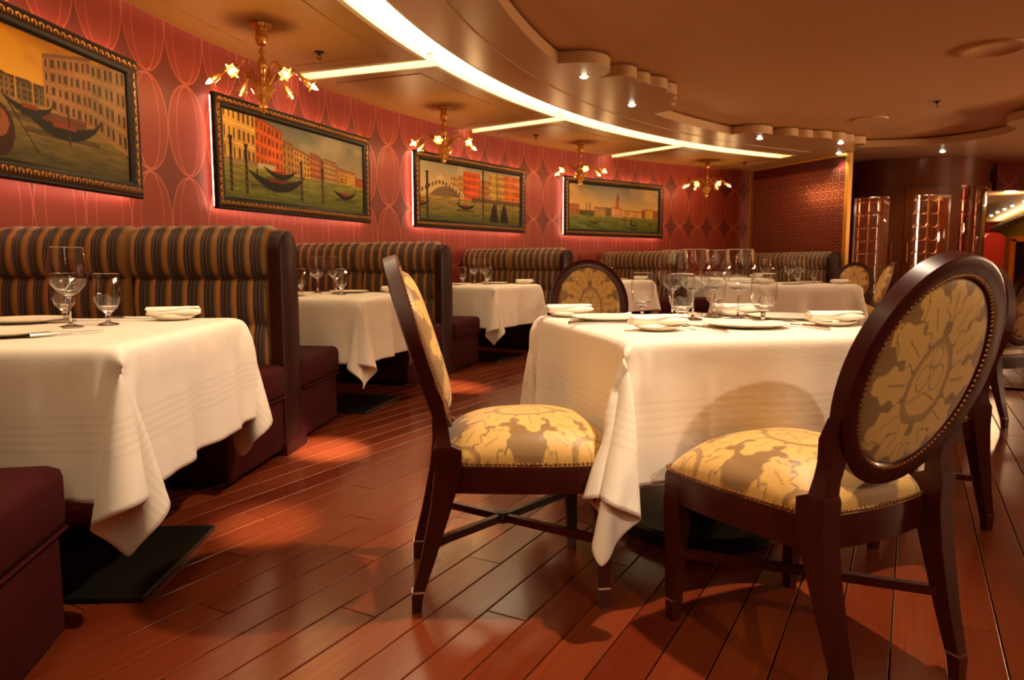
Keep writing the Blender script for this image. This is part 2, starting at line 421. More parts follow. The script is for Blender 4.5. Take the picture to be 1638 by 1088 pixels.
for k in range(-3, 5):
    d0 = PHI1 + STEP * (k - 1); d1 = d0 + STEP
    if d0 > 60: continue
    last = d1 > 60
    def ph_at(r, d, s): return d + s * math.degrees(BW / r)
    n = 14; r0, r1 = RTO, RW - .06
    e0 = 0 if False else 1
    top = [[], []]
    mb = MB(); rings = []
    for t in np.linspace(0, 1, n):
        ia = ph_at(r0, d0, 1); ib = ph_at(r0, d1, -1) if not last else 64.5
        oa = ph_at(r1, d0, 1); ob = ph_at(r1, d1, -1) if not last else 64.5
        p = polar(r0, ia + (ib - ia) * t); q = polar(r1, oa + (ob - oa) * t)
        rings.append([(p.x, p.y, ZC), (q.x, q.y, ZC), (q.x, q.y, ZC + .05), (p.x, p.y, ZC + .05)])
    mb.loft(rings); mb.build('ceiling_panel', 'panelceil', hc, 30)
    # stepped cream lip round the room side and the two radial sides
    def lipring(ins, z0, z1):
        pts = []
        for t in np.linspace(0, 1, 8): pts.append((r1 + (r0 + ins - r1) * t, 0))
        out = []
        for t in np.linspace(0, 1, 8):
            r = r1 + (r0 + ins - r1) * t; out.append(polar(r, d0 + math.degrees((BW + ins) / r)))
        a = d0 + math.degrees((BW + ins) / (r0 + ins)); b = d1 - math.degrees((BW + ins) / (r0 + ins)) if not last else d1 - 2.2
        for t in np.linspace(0, 1, 14)[1:]: out.append(polar(r0 + ins, a + (b - a) * t))
        if not last:
            for t in np.linspace(0, 1, 8)[1:]:
                r = r0 + ins + (r1 - r0 - ins) * t; out.append(polar(r, d1 - math.degrees((BW + ins) / r)))
        return out
    for nm, i0, i1, z0, z1 in (('lip_step', -.012, .03, ZC - .006, ZC + .045), ('lip_step', .012, .05, ZC + .045, ZH - .012)):
        slab(nm, lipring(i0, 0, 0), lipring(i1, 0, 0), z0, z1, 'lip', hc)
    # flat border moulding on the panel
    ia, ib = d0 + 1.6, d1 - 1.6
    for ra, rb, pa, pb_ in ((10.2, 10.216, ia, ib), (11.1, 11.116, ia, ib), (10.2, 11.116, ia, ia + .09), (10.2, 11.116, ib - .09, ib)):
        arcstrip('panel_moulding', ra, rb, pa, pb_, ZC - .007, ZC + .002, 'panelceil', hc)
    # radial light strip
    for d in ((d0,) + ((d1,) if last and False else ())):
        arcstrip('cove_light', RTO - .02, RW - .1, d - .5, d + .5, ZH - .012, ZH - .002, 'cove', hc, 4)
arcstrip('cove_light', RTI + .02, RTO + .03, -48, 64.4, ZH - .012, ZH - .002, 'cove', hc)
arcstrip('wall_wash_light', RW - .05, RW - .03, -40, 74, ZC + .045, ZC + .055, 'pinktop', hc)
# shallow discs on the raised ceiling
MB().lathe([(.27, 0), (.265, -.012), (.22, -.02), (.2, -.012), (0.001, -.012)], 40, (4.1, 6.35, ZH)).build('ceiling_disc', 'ceiling', hc)
MB().lathe([(.20, 0), (.19, -.015), (0.001, -.015)], 32, (4.55, 9.35, ZH)).build('ceiling_disc', 'ceiling', hc)

# ------------------------------------------------------------------ room beyond the opening
rm = flat_wall('wall_beyond', (8.0, 23.4), (16, 23.4), 0, 3.0, 'redpanel')
struct(MB().box((11.6, 18.1, 2.35), (7.6, 11.0, .06)).build('ceiling_beyond', 'lowceil'))
A, B = Vector((10.35, 13.7, 0)), Vector((15.3, 22.9, 0)); ad = (B - A).normalized(); an = Vector((ad.y, -ad.x, 0))
cv = MB(); cv.loft([[(p + an * o + Vector((0, 0, z))) for o, z in ((-.25, 2.06), (.25, 2.0), (.25, 2.12), (-.25, 2.13))] for p in (A, B)]); cvo = struct(cv.build('trim_1', 'lip'))
g = MB(); g.loft([[(p + an * o + Vector((0, 0, z))) for o, z in ((-.1, 2.14), (.0, 2.14), (.0, 2.16), (-.1, 2.16))] for p in (A, B)]); g.build('cove_light', 'cove', cvo)
vt = MB(); vt.loft([[(p + an * o + Vector((0, 0, z))) for o, z in ((.55, 0), (.65, 0), (.65, 2.3), (.55, 2.3))] for p in (A, B)]); vt = struct(vt.build('wall_vaulted', 'yellow'))
for k in range(26):
    p = A + ad * (.3 + .39 * k)
    pts = [p + an * (.55 - .48 * math.sin(a)) + Vector((0, 0, 1.25 + .78 * (1 - math.cos(a)))) for a in np.linspace(0, PI / 2, 9)]
    MB().tube(pts, .15, 8).build('vault_rib', 'yellow', vt)
rp = []
for a in np.linspace(0, PI, 14): rp.append((math.cos(a) * .25, 1.40 + math.sin(a) * .22))
mb = MB(); poly = [(-.25, 0)] + [(x, z) for x, z in rp[::-1]] + [(.25, 0)]
mb.loft([[(9.92 + x, 14.9, z) for x, z in poly], [(9.92 + x, 15.2, z) for x, z in poly]]); mb.build('screen_panel', 'redpanel')
tag(bpy.data.objects['screen_panel'], 'bright red rounded screen panel in the room beyond the wine cabinet', 'panel')
hb = thing('hearth', 'dark hearth with gold surround under the yellow vault', 'hearth', (9.34, 13.5, 0))
MB().box((.3, .1, .7), (.62, .1, 1.4)).build('opening', 'framedark', hb)
MB().box((-.06, 0, .72), (.1, .14, 1.44)).box((.3, 0, 1.44), (.76, .14, .1)).build('surround', 'goldtrim', hb)
lamp('spot_or_fill_light', 'POINT', (9.6, 15.9, 2.2), 30, WARM, .1)
lamp('spot_or_fill_light', 'POINT', (9.5, 13.9, 2.2), 20, WARM, .1)

# ------------------------------------------------------------------ ceiling fittings
def downlight(loc, label, e=20, mk='spot', spot=110, col=(1, .72, .45)):
    t = thing('downlight', label, 'light', loc, 0, 'recessed ceiling downlights')
    MB().lathe([(.030, .0), (.034, -.003), (.048, -.004), (.052, 0), (.05, .004), (.03, .004)], 20).build('trim_ring', 'white', t)
    MB().lathe([(.033, -.001), (.031, -.008), (.02, -.014), (.001, -.016)], 16).build('lamp_lens', mk, t)
    lamp('downlight_beam', 'SPOT', (loc[0], loc[1], loc[2] - .03), e, col, .03, spot, .7, (loc[0], loc[1], 0))
DL = [((.66, 6.80), 'downlight glowing in the first big lobe of the nearer scalloped cluster'),
      ((1.29, 7.97), 'downlight at the far end of the nearer scalloped cluster'),
      ((3.37, 10.02), 'downlight at the near end of the farther scalloped cluster'),
      ((4.64, 10.38), 'downlight at the far end of the farther scalloped cluster'),
      ((6.54, 11.16), 'downlight in the soffit in front of the wine cabinet doors')]
for (x, y), l in DL: downlight((x, y, ZC), l)
downlight((5.05, 11.35, ZC), 'bright pale downlight beside the gold edge of the lattice screen', 25, 'coolspot', 100, (.9, 1, .85))
for i in range(6):
    y = (15.0, 15.8, 16.9, 17.9, 18.9, 20.2)[i]; x = (10.7, 11.1, 11.6, 12.1, 12.6, 13.3)[i]
    tag(MB().lathe([(.03, 0), (.028, -.012), (.001, -.014)], 14, (x, y, 2.32)).build('recessed_spot', 'spot'), ('nearest', 'second nearest', 'third', 'fourth', 'fifth', 'farthest')[i] + ' tiny spot of the row on the ceiling beyond the opening', 'light', 'row of small spots beyond the opening')
def sprinkler(loc, label):
    t = thing('sprinkler', label, 'sprinkler', loc, 0, 'ceiling sprinklers')
    MB().lathe([(.042, 0), (.04, -.006), (.016, -.012), (.012, -.03), (.001, -.03)], 16).build('escutcheon', 'blackmetal', t)
    MB().tube([(.012, 0, -.028), (.016, 0, -.042), (.0, 0, -.056), (-.016, 0, -.042), (-.012, 0, -.028)], .003, 6).build('yoke', 'blackmetal', t)
    MB().lathe([(.018, -.056), (.018, -.059), (.001, -.059)], 12).build('deflector', 'blackmetal', t)
sprinkler((-1.56, 6.03, ZC), 'small dark sprinkler beside the nearest chandelier')
sprinkler((.32, 9.78, ZC), 'small dark sprinkler between the second and third chandelier')
sprinkler((3.9, 12.3, ZC), 'small dark sprinkler by the left edge of the lattice screen')
sprinkler((4.80, 8.35, ZH), 'small dark sprinkler in the open raised ceiling')

# chandeliers
def chandelier():
    t = thing('chandelier', '', 'chandelier', (0, 0, ZC))
    MB().lathe([(.001, 0), (.07, 0), (.078, -.012), (.07, -.03), (.04, -.045), (.03, -.06), (.038, -.075), (.046, -.10), (.03, -.15), (.012, -.16)], 14).build('canopy', 'amber', t)
    MB().lathe([(.010, -.155), (.012, -.175), (.022, -.185), (.022, -.2), (.012, -.21), (.01, -.225), (.02, -.245), (.034, -.275), (.03, -.32), (.018, -.36), (.022, -.40), (.03, -.43), (.025, -.45)], 14).build('stem', 'amber', t)
    mb = MB(); mb.lathe([(.03, -.445), (.075, -.448), (.085, -.455), (.07, -.475), (.06, -.50), (.045, -.53), (.024, -.55), (.016, -.56), (.024, -.57), (.026, -.585), (.014, -.60), (.008, -.62), (.001, -.628)], 18); mb.build('bowl', 'amber', t)
    for k in range(12):   # glass leaves round the hub
        a = 2 * PI * (k + .5) / 12; c, s = math.cos(a), math.sin(a)
        pts = [(r * c, r * s, z) for r, z in ((.03, -.45), (.055, -.42), (.085, -.385), (.105, -.375), (.112, -.39))]
        MB().tube(pts, [.007, .011, .009, .006, .002], 6).build('glass_leaf', 'amber', t)
    for k in range(6):
        a = 2 * PI * k / 6 + .25; c, s = math.cos(a), math.sin(a)
        ctrl = [(.03, -.455), (.07, -.40), (.115, -.335), (.165, -.30), (.215, -.305), (.255, -.34), (.285, -.372)]
        arm = MB().tube([(r * c, r * s, z) for r, z in ctrl], [.010, .010, .009, .009, .009, .010, .012], 8).build('arm', 'amber', t)
        ax = Vector((c * .82, s * .82, -.57)).normalized(); q = ax.to_track_quat('Z', 'Y').to_matrix(); o = Vector((.285 * c, .285 * s, -.372))
        cup = MB(); segs = 12; rings = []
        for r, z in ((.012, -.01), (.020, .01), (.024, .035), (.027, .055), (.036, .068), (.046, .072)):
            rings.append([o + q @ Vector(((r * (1 + (.22 if r > .03 else 0) * math.cos(6 * 2 * PI * j / segs))) * math.cos(2 * PI * j / segs), (r * (1 + (.22 if r > .03 else 0) * math.cos(6 * 2 * PI * j / segs))) * math.sin(2 * PI * j / segs), z)) for j in range(segs)])
        cup.loft(rings, True, False); cp = cup.build('flower_cup', 'amber', arm)
        MB().lathe([(.004, .03), (.011, .045), (.0155, .07), (.014, .09), (.008, .108), (.001, .12)], 10, o, True, q).build('bulb', 'bulb', arm)
    return t
ch0 = chandelier()
CHP = [13.3, 28.9, 44.3, 59.7, -2.2, -18]
CHL = ['amber glass chandelier nearest the camera, hanging above the second picture', 'amber glass chandelier hanging in front of the bridge picture', 'amber glass chandelier hanging by the top left of the farthest picture', 'amber glass chandelier farthest away, near the lattice screen', 'amber glass chandelier over the nearest booth', 'amber glass chandelier behind the camera']
for k, p in enumerate(CHP):
    loc = polar(10.72, p, ZC); rz = R(11 * k)
    if k == 0: o = ch0; o.location = loc; o.rotation_euler = (0, 0, rz); o['label'] = CHL[0]; o['group'] = 'amber glass chandeliers'
    else: o = dup(ch0, loc, rz, CHL[k], 'amber glass chandeliers')
    for j in range(6):
        a = 2 * PI * j / 6 + .25 + rz
        lamp('chandelier_bulb_light', 'POINT', (loc.x + .40 * math.cos(a), loc.y + .40 * math.sin(a), ZC - .452), 1.7, (1, .56, .22), .015)

# ------------------------------------------------------------------ paintings
def val_noise(nu, nv, su, sv, seed):
    rs = np.random.RandomState(seed); g = rs.rand(sv + 2, su + 2); x = np.linspace(0, su, nu, endpoint=False); y = np.linspace(0, sv, nv, endpoint=False)
    xi = x.astype(int); yi = y.astype(int); fx = (x - xi); fy = (y - yi); fx = fx * fx * (3 - 2 * fx); fy = (fy * fy * (3 - 2 * fy))[:, None]
    a = g[yi][:, xi]; b = g[yi][:, xi + 1]; c = g[yi + 1][:, xi]; d = g[yi + 1][:, xi + 1]
    return (a * (1 - fx) + b * fx) * (1 - fy) + (c * (1 - fx) + d * fx) * fy
def fbm(nu, nv, s, seed): return sum(val_noise(nu, nv, s * 2 ** k * 2, s * 2 ** k, seed + k) * .5 ** (k + 1) for k in range(4))
def L3(*c): return np.array(c, float) / 255
class Canvas:
    def __init__(s, nu, nv, asp):
        s.nu, s.nv = nu, nv; s.X, s.Y = np.meshgrid(np.linspace(0, asp, nu), np.linspace(0, 1, nv)); s.I = np.zeros((nv, nu, 3)); s.asp = asp
    def fill(s, mask, c, a=1.):
        m = (np.clip(mask.astype(float), 0, 1) * a)[..., None]; s.I = s.I * (1 - m) + np.asarray(c) * m
    def sky(s, top, bot, cl, seed, hz):
        t = np.clip((s.Y - hz) / (1 - hz), 0, 1)[..., None]; s.I = np.asarray(bot) * (1 - t) + np.asarray(top) * t
        n = fbm(s.nu, s.nv, 2, seed); s.fill(np.clip((n - .45) * 5, 0, 1), cl, .7)
    def water(s, hz, near, far, seed):
        t = np.clip((hz - s.Y) / hz, 0, 1)[..., None]; w = np.asarray(far) * (1 - t) + np.asarray(near) * t
        n = val_noise(s.nu, s.nv, 14, 60, seed) * .6 + val_noise(s.nu, s.nv, 40, 90, seed + 3) * .4
        w = w * (.72 + .56 * n[..., None]); m = (s.Y < hz)[..., None]; s.I = np.where(m, w, s.I)
    def house(s, x0, x1, b0, b1, t0, t1, c, fl, cols, roof=None, win=(40, 30, 20), arch=False):
        f = (s.X - x0) / (x1 - x0); inx = (f >= 0) & (f <= 1); lo = b0 + (b1 - b0) * f; hi = t0 + (t1 - t0) * f
        v = (s.Y - lo) / np.maximum(hi - lo, 1e-3); m = inx & (v >= 0) & (v <= 1)
        n = fbm(s.nu, s.nv, 5, int(x0 * 100) + 5)
        s.I = np.where(m[..., None], np.asarray(c) * (.75 + .5 * n[..., None]), s.I)
        fu = (f * cols) % 1; fv = (v * fl) % 1; w = m & (np.abs(fu - .5) < .22) & (fv > .25) & (fv < .80)
        s.fill(w, L3(*win), .8); s.fill(m & (fv < .07), np.asarray(c) * 1.35, .6); s.fill(m & (np.abs(fu - .5) > .22) & (np.abs(fu - .5) < .27) & (fv > .22) & (fv < .84), np.minimum(np.asarray(c) * 1.45, 1), .7)
        if roof is not None: s.fill(inx & (v > 1) & (s.Y < hi + .025), L3(*roof))
    def gondola(s, x, y, w, c=(20, 14, 10), flip=1, man=True):
        u = (s.X - x) / w * 2 * flip; cur = y + .05 * w / .5 * (u ** 2) + .06 * (np.clip(u - .75, 0, 1) / .25) ** 2 * (np.abs(u) <= 1)
        m = (np.abs(u) <= 1) & (s.Y < cur + .012) & (s.Y > cur - .05 * w / .45 * (1 - u ** 2)); s.fill(m, L3(*c))
        s.fill((np.abs(u) <= .9) & (s.Y < y - .05) & (s.Y > y - .10), L3(*c), .35)
        s.fill((np.abs(u) < .3) & (s.Y > y) & (s.Y < y + .04), L3(140, 50, 30))
        if man:
            s.fill((np.abs(s.X - x + .35 * w * flip) < .014) & (s.Y > y) & (s.Y < y + .13), L3(30, 22, 20)); s.fill(((s.X - x + .35 * w * flip) ** 2 + (s.Y - y - .15) ** 2) < .0003, L3(150, 100, 70))
    def pole(s, x, y0, y1, w=.014):
        m = (np.abs(s.X - x) < w) & (s.Y > y0) & (s.Y < y1); s.fill(m, L3(36, 28, 22)); s.fill(m & (((s.Y * 14 + (s.X - x) * 8) % 1) > .6) & (s.Y < y0 + (y1 - y0) * .7), L3(110, 90, 60), .6)
        s.fill((np.abs(s.X - x) < w * 1.5) & (s.Y > y1) & (s.Y < y1 + .03), L3(40, 34, 20))
def make_painting(kind, nu=300, nv=118, asp=2.75):
    c = Canvas(nu, nv, asp)
    if kind == 0:
        c.sky(L3(196, 128, 22), L3(236, 176, 50), L3(120, 66, 16), 3, .5); c.water(.47, L3(70, 66, 36), L3(150, 118, 58), 9)
        for i, x in enumerate(np.arange(.2, 1.75, .16)): c.house(x, x + .15, .47, .47, .66 - i * .006, .655 - i * .006, L3(128 - i * 2, 84, 44), 3, 3, (80, 44, 24))
        c.house(1.75, 2.3, .46, .40, .86, .98, L3(158, 108, 62), 4, 8, (120, 80, 50)); c.house(2.28, 2.75, .40, .24, .96, 1.02, L3(150, 112, 66), 4, 6)
        c.fill((c.X > 1.5) & (c.X < 2.2) & (c.Y > .36) & (c.Y < .44), L3(96, 44, 24), .8)
        c.gondola(1.95, .34, .9, man=False); c.gondola(1.6, .42, .5, man=False); c.fill(((c.X - 1.28) / .16) ** 2 + ((c.Y - .22) / .2) ** 2 < 1, L3(58, 30, 16)); c.fill(((c.X - 1.28) / .11) ** 2 + ((c.Y - .27) / .11) ** 2 < 1, L3(150, 84, 48)); c.fill((np.abs(c.X - 1.27) < .05) & (c.Y > .3) & (c.Y < .55), L3(24, 18, 14)); c.fill((c.X - 1.27) ** 2 + (c.Y - .59) ** 2 < .0012, L3(40, 24, 16)); c.fill((np.abs(c.X - 1.42 - (.4 - c.Y) * .8) < .008) & (c.Y > .1) & (c.Y < .5), L3(30, 20, 12)); c.pole(2.0, .2, .5, .006); c.pole(.5, .1, .6)
    elif kind == 1:
        c.sky(L3(112, 112, 96), L3(176, 150, 104), L3(190, 170, 130), 21, .4); c.water(.40, L3(84, 92, 34), L3(132, 124, 50), 31)
        c.house(0, .52, .42, .40, 1.1, 1.02, L3(206, 158, 76), 3, 7, None, (70, 44, 20)); c.house(.52, 1.0, .40, .385, 1.0, .88, L3(204, 92, 30), 4, 7, (150, 80, 40), (90, 44, 16))
        hs = [(1.0, 1.2, .78, (160, 112, 50)), (1.2, 1.38, .72, (196, 136, 70)), (1.38, 1.52, .69, (206, 150, 64)), (1.52, 1.74, .71, (190, 104, 54)), (1.74, 1.82, .67, (120, 70, 40)), (1.82, 2.1, .67, (180, 134, 82)), (2.1, 2.14, .62, (150, 90, 50)), (2.14, 2.55, .58, (190, 138, 56)), (2.55, 2.75, .5, (170, 80, 40))]
        for x0, x1, h, cc in hs: c.house(x0, x1, .385, .38, h, h - .03, L3(*cc), 4, max(2, int((x1 - x0) / .05)), (130, 76, 40), (80, 50, 26))
        c.fill((c.X < .85) & (c.Y > .40) & (c.Y < .47), L3(120, 100, 70), .7); c.fill((c.X > .55) & (c.X < .85) & (c.Y > .40) & (c.Y < .46), L3(190, 170, 120))
        c.gondola(.9, .25, 1.05); c.gondola(2.3, .22, .55, man=False); c.gondola(.95, .36, .6, man=False)
        for x, a, b in ((.12, .08, .68), (.36, .06, .62), (1.34, .05, .55), (1.78, .04, .5)): c.pole(x, a, b, .02 if x < 1 else .022)
    elif kind == 2:
        c.sky(L3(150, 140, 112), L3(206, 176, 122), L3(206, 190, 150), 41, .5); c.water(.42, L3(76, 78, 34), L3(156, 126, 60), 51)
        hs = [(.75, .95, .80, (196, 150, 80)), (.95, 1.08, .83, (180, 130, 60)), (1.08, 1.55, .92, (214, 82, 26)), (1.55, 1.8, .82, (170, 110, 60)), (1.8, 2.25, .95, (206, 156, 64)), (2.25, 2.75, .96, (220, 112, 30))]
        for x0, x1, h, cc in hs: c.house(x0, x1, .42, .40, h, h, L3(*cc), 4, max(3, int((x1 - x0) / .07)), None, (96, 56, 26))
        # arched stone bridge
        br = .74 - .45 * np.abs(c.X - .5) ** 1.25; ar = .60 - 1.0 * (c.X - .62) ** 2 * 1.1
        c.fill((c.X < 1.1) & (c.Y < br) & (c.Y > np.maximum(ar, .42)), L3(200, 170, 112)); c.fill((c.X < 1.0) & (c.Y < ar) & (c.Y > .42), L3(96, 74, 40), .8)
        c.fill((c.X < 1.05) & (c.Y < br - .03) & (c.Y > br - .10) & (((c.X * 12) % 1) > .45), L3(70, 50, 30), .85); c.fill((np.abs(c.X - .5) < .09) & (c.Y < .80 - np.abs(c.X - .5) * .5) & (c.Y > .7), L3(206, 178, 120))
        c.fill((c.X > 1.3) & (c.Y > .38) & (c.Y < .46), L3(70, 60, 36), .8); c.fill((c.X > 2.2) & (c.Y > .46) & (c.Y < .5), L3(214, 120, 60), .8)
        c.gondola(1.15, .28, .52); c.gondola(.05, .28, .4, man=False)
        for x, a, b in ((.18, .02, .80), (1.63, .02, .95), (2.03, .05, .95), (2.52, .02, .5)): c.pole(x, a, b, .024 if x < 1.7 else .008)
        for x in (1.95, 2.25): c.fill((np.abs(c.X - x) < .12 * np.clip((.40 - c.Y) / .3, 0, 1) ** .6) & (c.Y < .38) & (c.Y > .03), L3(30, 18, 14))
    else:
        c.sky(L3(116, 112, 100), L3(222, 170, 96), L3(206, 160, 100), 61, .4); c.water(.33, L3(74, 84, 30), L3(120, 116, 50), 71)
        hs = [(0, .3, .54, (170, 104, 56)), (.3, .72, .42, (70, 76, 36)), (.72, 1.05, .50, (190, 140, 84)), (1.05, 1.25, .50, (110, 90, 60)), (1.25, 1.56, .52, (206, 140, 90)), (1.56, 2.2, .46, (206, 150, 84)), (2.2, 2.3, .5, (140, 70, 40)), (2.3, 2.56, .52, (200, 150, 70)), (2.56, 2.75, .5, (150, 96, 54))]
        for x0, x1, h, cc in hs: c.house(x0, x1, .33, .31, h, h - .01, L3(*cc), 3, max(3, int((x1 - x0) / .05)), (150, 86, 50), (110, 70, 36))
        c.fill((np.abs(c.X - 1.42) < .055) & (c.Y > .5) & (c.Y < .70), L3(170, 88, 46)); c.fill((np.abs(c.X - 1.43) < .055 * np.clip((.90 - c.Y) / .2, 0, 1)) & (c.Y >= .70), L3(110, 76, 44)); c.fill((np.abs(c.X - .5) < .012) & (c.Y > .4) & (c.Y < .6), L3(90, 66, 40)); c.fill((np.abs(c.X - .6) < .012) & (c.Y > .4) & (c.Y < .6), L3(90, 66, 40))
        c.fill((c.X < 1.2) & (c.Y < .30) & ((c.Y + c.X * .25) % .2 > .14), L3(110, 124, 60), .5); c.gondola(1.95, .14, .25); c.gondola(.75, .18, .4, (60, 64, 30), 1, False); c.gondola(2.5, .18, .16, (90, 50, 30), 1, False); c.gondola(1.65, .24, .16, (60, 44, 24), 1, False)
    return c.I
PWD, PHT, PFR = 2.26, .90, .105
def picture(kind, phi, label):
    half = math.degrees(PWD / 2 / RW); rc = (RW - .055) * math.cos(R(half))
    loc = polar(rc, phi, 1.86); t = thing('framed_painting', label, 'painting', loc, -R(phi), 'gilt framed canal paintings')
    # local: x = towards the room, y = along the wall, z = up
    hw, hh = PWD / 2, PHT / 2
    def frame(prof, m, nm):
        mb = MB(); rings = []
        for (sx, sz) in ((-1, -1), (1, -1), (1, 1), (-1, 1), (-1, -1)): rings.append([(x, sx * (hw - i), sz * (hh - i)) for i, x in prof])
        mb.loft(rings, True, False); return mb.build(nm, m, t, 30)
    frame([(0, 0), (0, .035), (.008, .042), (.020, .040), (.022, .0)], 'framedark', 'outer_edge')
    frame([(.020, .0), (.020, .036), (.035, .044), (.055, .046), (.072, .036), (.074, 0)], 'bronze', 'moulding')
    frame([(.072, .0), (.072, .040), (.085, .036), (PFR, .020), (PFR, 0)], 'framedark', 'inner_edge')
    orn = MB()
    def scroll(c, ang):
        pts = []
        for a in np.linspace(-.4, PI * 1.25, 9):
            r = .020 - .0028 * a; q = Vector((.044, r * math.cos(a), r * math.sin(a))); pts.append(q)
        m = Matrix.Rotation(ang, 3, 'X'); orn.tube([Vector(c) + m @ q - Vector((0, 0, 0)) for q in pts], [.0035, .005, .006, .006, .006, .0055, .005, .004, .003], 5)
    for sz in (-1, 1):
        n = 40
        for k in range(n): scroll((0, -hw + .05 + (PWD - .1) * k / (n - 1), sz * (hh - .048)), 0)
    for sy in (-1, 1):
        n = 14
        for k in range(1, n): scroll((0, sy * (hw - .048), -hh + .05 + (PHT - .1) * k / n), PI / 2)
    stuff(orn.build('carved_scrolls', 'ornament', t))
    I = make_painting(kind); nv, nu = I.shape[:2]
    yy, zz = np.meshgrid(np.linspace(-hw + PFR - .004, hw - PFR + .004, nu), np.linspace(-hh + PFR - .004, hh - PFR + .004, nv))
    P = np.stack([np.full_like(yy, .012), yy, zz], -1); mb = MB().grid(P); me = mb.mesh('canvas', 'paint')
    a = me.color_attributes.new('paint', 'FLOAT_COLOR', 'POINT'); lin = np.clip(I, 0, 1) ** 2.2
    a.data.foreach_set('color', np.concatenate([lin.reshape(-1, 3), np.ones((nu * nv, 1))], 1).astype(np.float32).ravel())
    o = bpy.data.objects.new('canvas', me); COL.objects.link(o); o.parent = t
    MB().box((.004, 0, 0), (.006, PWD - .1, PHT - .1)).build('backing', 'framedark', t)
    led = MB()
    for sz in (-1, 1): led.box((-.012, 0, sz * (hh - .014)), (.008, PWD - .05, .010))
    for sy in (-1, 1): led.box((-.012, sy * (hw - .014), 0), (.008, .010, PHT - .05))
    led.build('backlight', 'pink', t)
PL = ['gilt framed painting of a gondolier under an amber sky, cut by the left edge', 'gilt framed painting of a canal with striped poles and an orange palazzo', 'gilt framed painting of an arched stone bridge over a canal', 'gilt framed painting of a bell tower across a wide lagoon']
for k in range(4): picture(k, 20.45 + 15.6 * (k - 1) + (.3 if k == 3 else 0), PL[k])

# ------------------------------------------------------------------ booth benches
def cushion_mesh(y0, side, L, z0, z1, x0):
    # upholstered back section: length L along local x from x0 inwards (-x = towards the wall), bulging to side*y
    nu, nv = int(L / .0075), 44
    prof_z = np.linspace(z0, z1, nv); us = np.linspace(0, L, nu); P = np.zeros((nu, nv + 8, 3)); uv = np.zeros((nu, nv + 8, 2))
    seams = [z0, .66, .90, z1]
    for i, u in enumerate(us):
        e = min(u, L - u); er = math.sqrt(max(0, 1 - (1 - min(1, e / .035)) ** 2))
        pl = abs(math.sin(PI * u / .086))
        for j, z in enumerate(prof_z):
            for k in range(3):
                if z <= seams[k + 1] + 1e-6: a = (z - seams[k]) / (seams[k + 1] - seams[k]); break
            bul = (4 * a * (1 - a)) ** .5
            amp = (.075, .07, .085)[k] + .02 * (1 - (z - z0) / (z1 - z0))
            if k == 2 and a > .5: bul = max(bul, 0) if a < .9 else bul
            th = .035 + amp * (.55 + .45 * bul) * (.80 + .20 * pl ** .5) * er
            if k == 2: th += .012 * bul
            P[i, j] = (x0 - u, side * (y0 + th), z + (.012 * pl * er if j == nv - 1 else 0)); uv[i, j] = (u, z)
        zt = z1; tt = P[i, nv - 1, 1] * side - y0
        for j in range(8):
            a = (j + 1) / 8 * PI / 2
            P[i, nv + j] = (x0 - u, side * (y0 + tt * math.cos(a)), zt + .03 * math.sin(a) * (.4 + .6 * er) + .01 * pl * er); uv[i, nv + j] = (u, z1)
    mb = MB().grid(P, uv)
    # end faces
    for i in (0, nu - 1):
        base = i * (nv + 8); k = len(mb.v)
        for j in range(nv + 8): mb.v.append((P[i, j, 0], side * y0, P[i, j, 2])); mb.uv[k + j] = (.02 + .10 * 0, P[i, j, 2])
        for j in range(nv + 7): mb.f.append((base + j, base + j + 1, k + j + 1, k + j))
    return mb
BL = 1.50                         # bench length from the end panel to the wall
def bench(phi, label, rp=9.85, L=BL, seats=(1, 1), panel=True):
    t = thing('booth_bench', label, 'bench', polar(rp, phi), -R(phi), 'striped booth benches')
    # local x: towards the aisle, y: along increasing angle
    MB().box((-L / 2 - .03, 0, .55), (L - .02, .10, 1.06)).build('core', 'velvet', t)
    if panel:   # wooden end post with domed top
        mb = MB(); poly = [(-.115, 0)] + [(-.115 * math.cos(a), 1.03 + .115 * math.sin(a)) for a in np.linspace(0, PI, 15)] + [(.115, 0)]
        rings = []
        for x, s in ((-.03, 1), (.02, 1), (.03, .96), (.035, .86)): rings.append([(x, y * s, z if z < .1 else z - (1 - s) * .11) for y, z in poly])
        mb.loft(rings); mb.build('end_post', 'posts', t, 40)
        MB().box((.0, 0, .03), (.09, .27, .06)).build('plinth', 'posts', t)
    half = L / 2
    for side in (-1, 1):
        if not seats[0 if side < 0 else 1]: continue
        for k in range(2):
            mb = cushion_mesh(.0, side, half - .02, .42, 1.13, -.035 - k * half); mb.build('back_cushion', 'stripe', t, 50)
        y = side * (.72 / 2 + .06)
        xs = .045; xw = -L + .02
        mb = MB(); mb.bbox(((xs + xw) / 2, y, .385), (xs - xw, .62, .17), .035); mb.build('seat_cushion', 'velvet', t, 50)
        MB().bbox(((xs + xw) / 2 - .01, y - side * .008, .165), (xs - xw - .02, .60, .27), .015).build('seat_base', 'velvet', t, 50)
        # piping along the seat edge
        yf = y + side * .31
        MB().tube([(xw + .04, yf - side * .006, .305), (xs - .02, yf - side * .006, .305), (xs - .006, yf - side * .02, .305), (xs - .006, y - side * .28, .305)], .006, 6).build('piping', 'velvet', t)
        MB().box(((xs + xw) / 2 - .05, y - side * .04, .015), (xs - xw - .12, .48, .03)).build('toe_kick', 'blackmetal', t)
    return t
BENCHL = ['maroon velvet booth seat cut by the bottom left corner', 'striped bench with dark wooden end post behind the nearest booth table', 'striped bench with end post between the second and third booth tables', 'striped bench with end post behind the third booth table', 'striped bench at the right of the fourth booth', 'striped bench standing in front of the lattice screen']
for k in range(-1, 3 + 1):
    bench(PHI1 + STEP * k, BENCHL[k + 1])
bench(66.4, BENCHL[5], 9.12, 2.15, (1, 0))

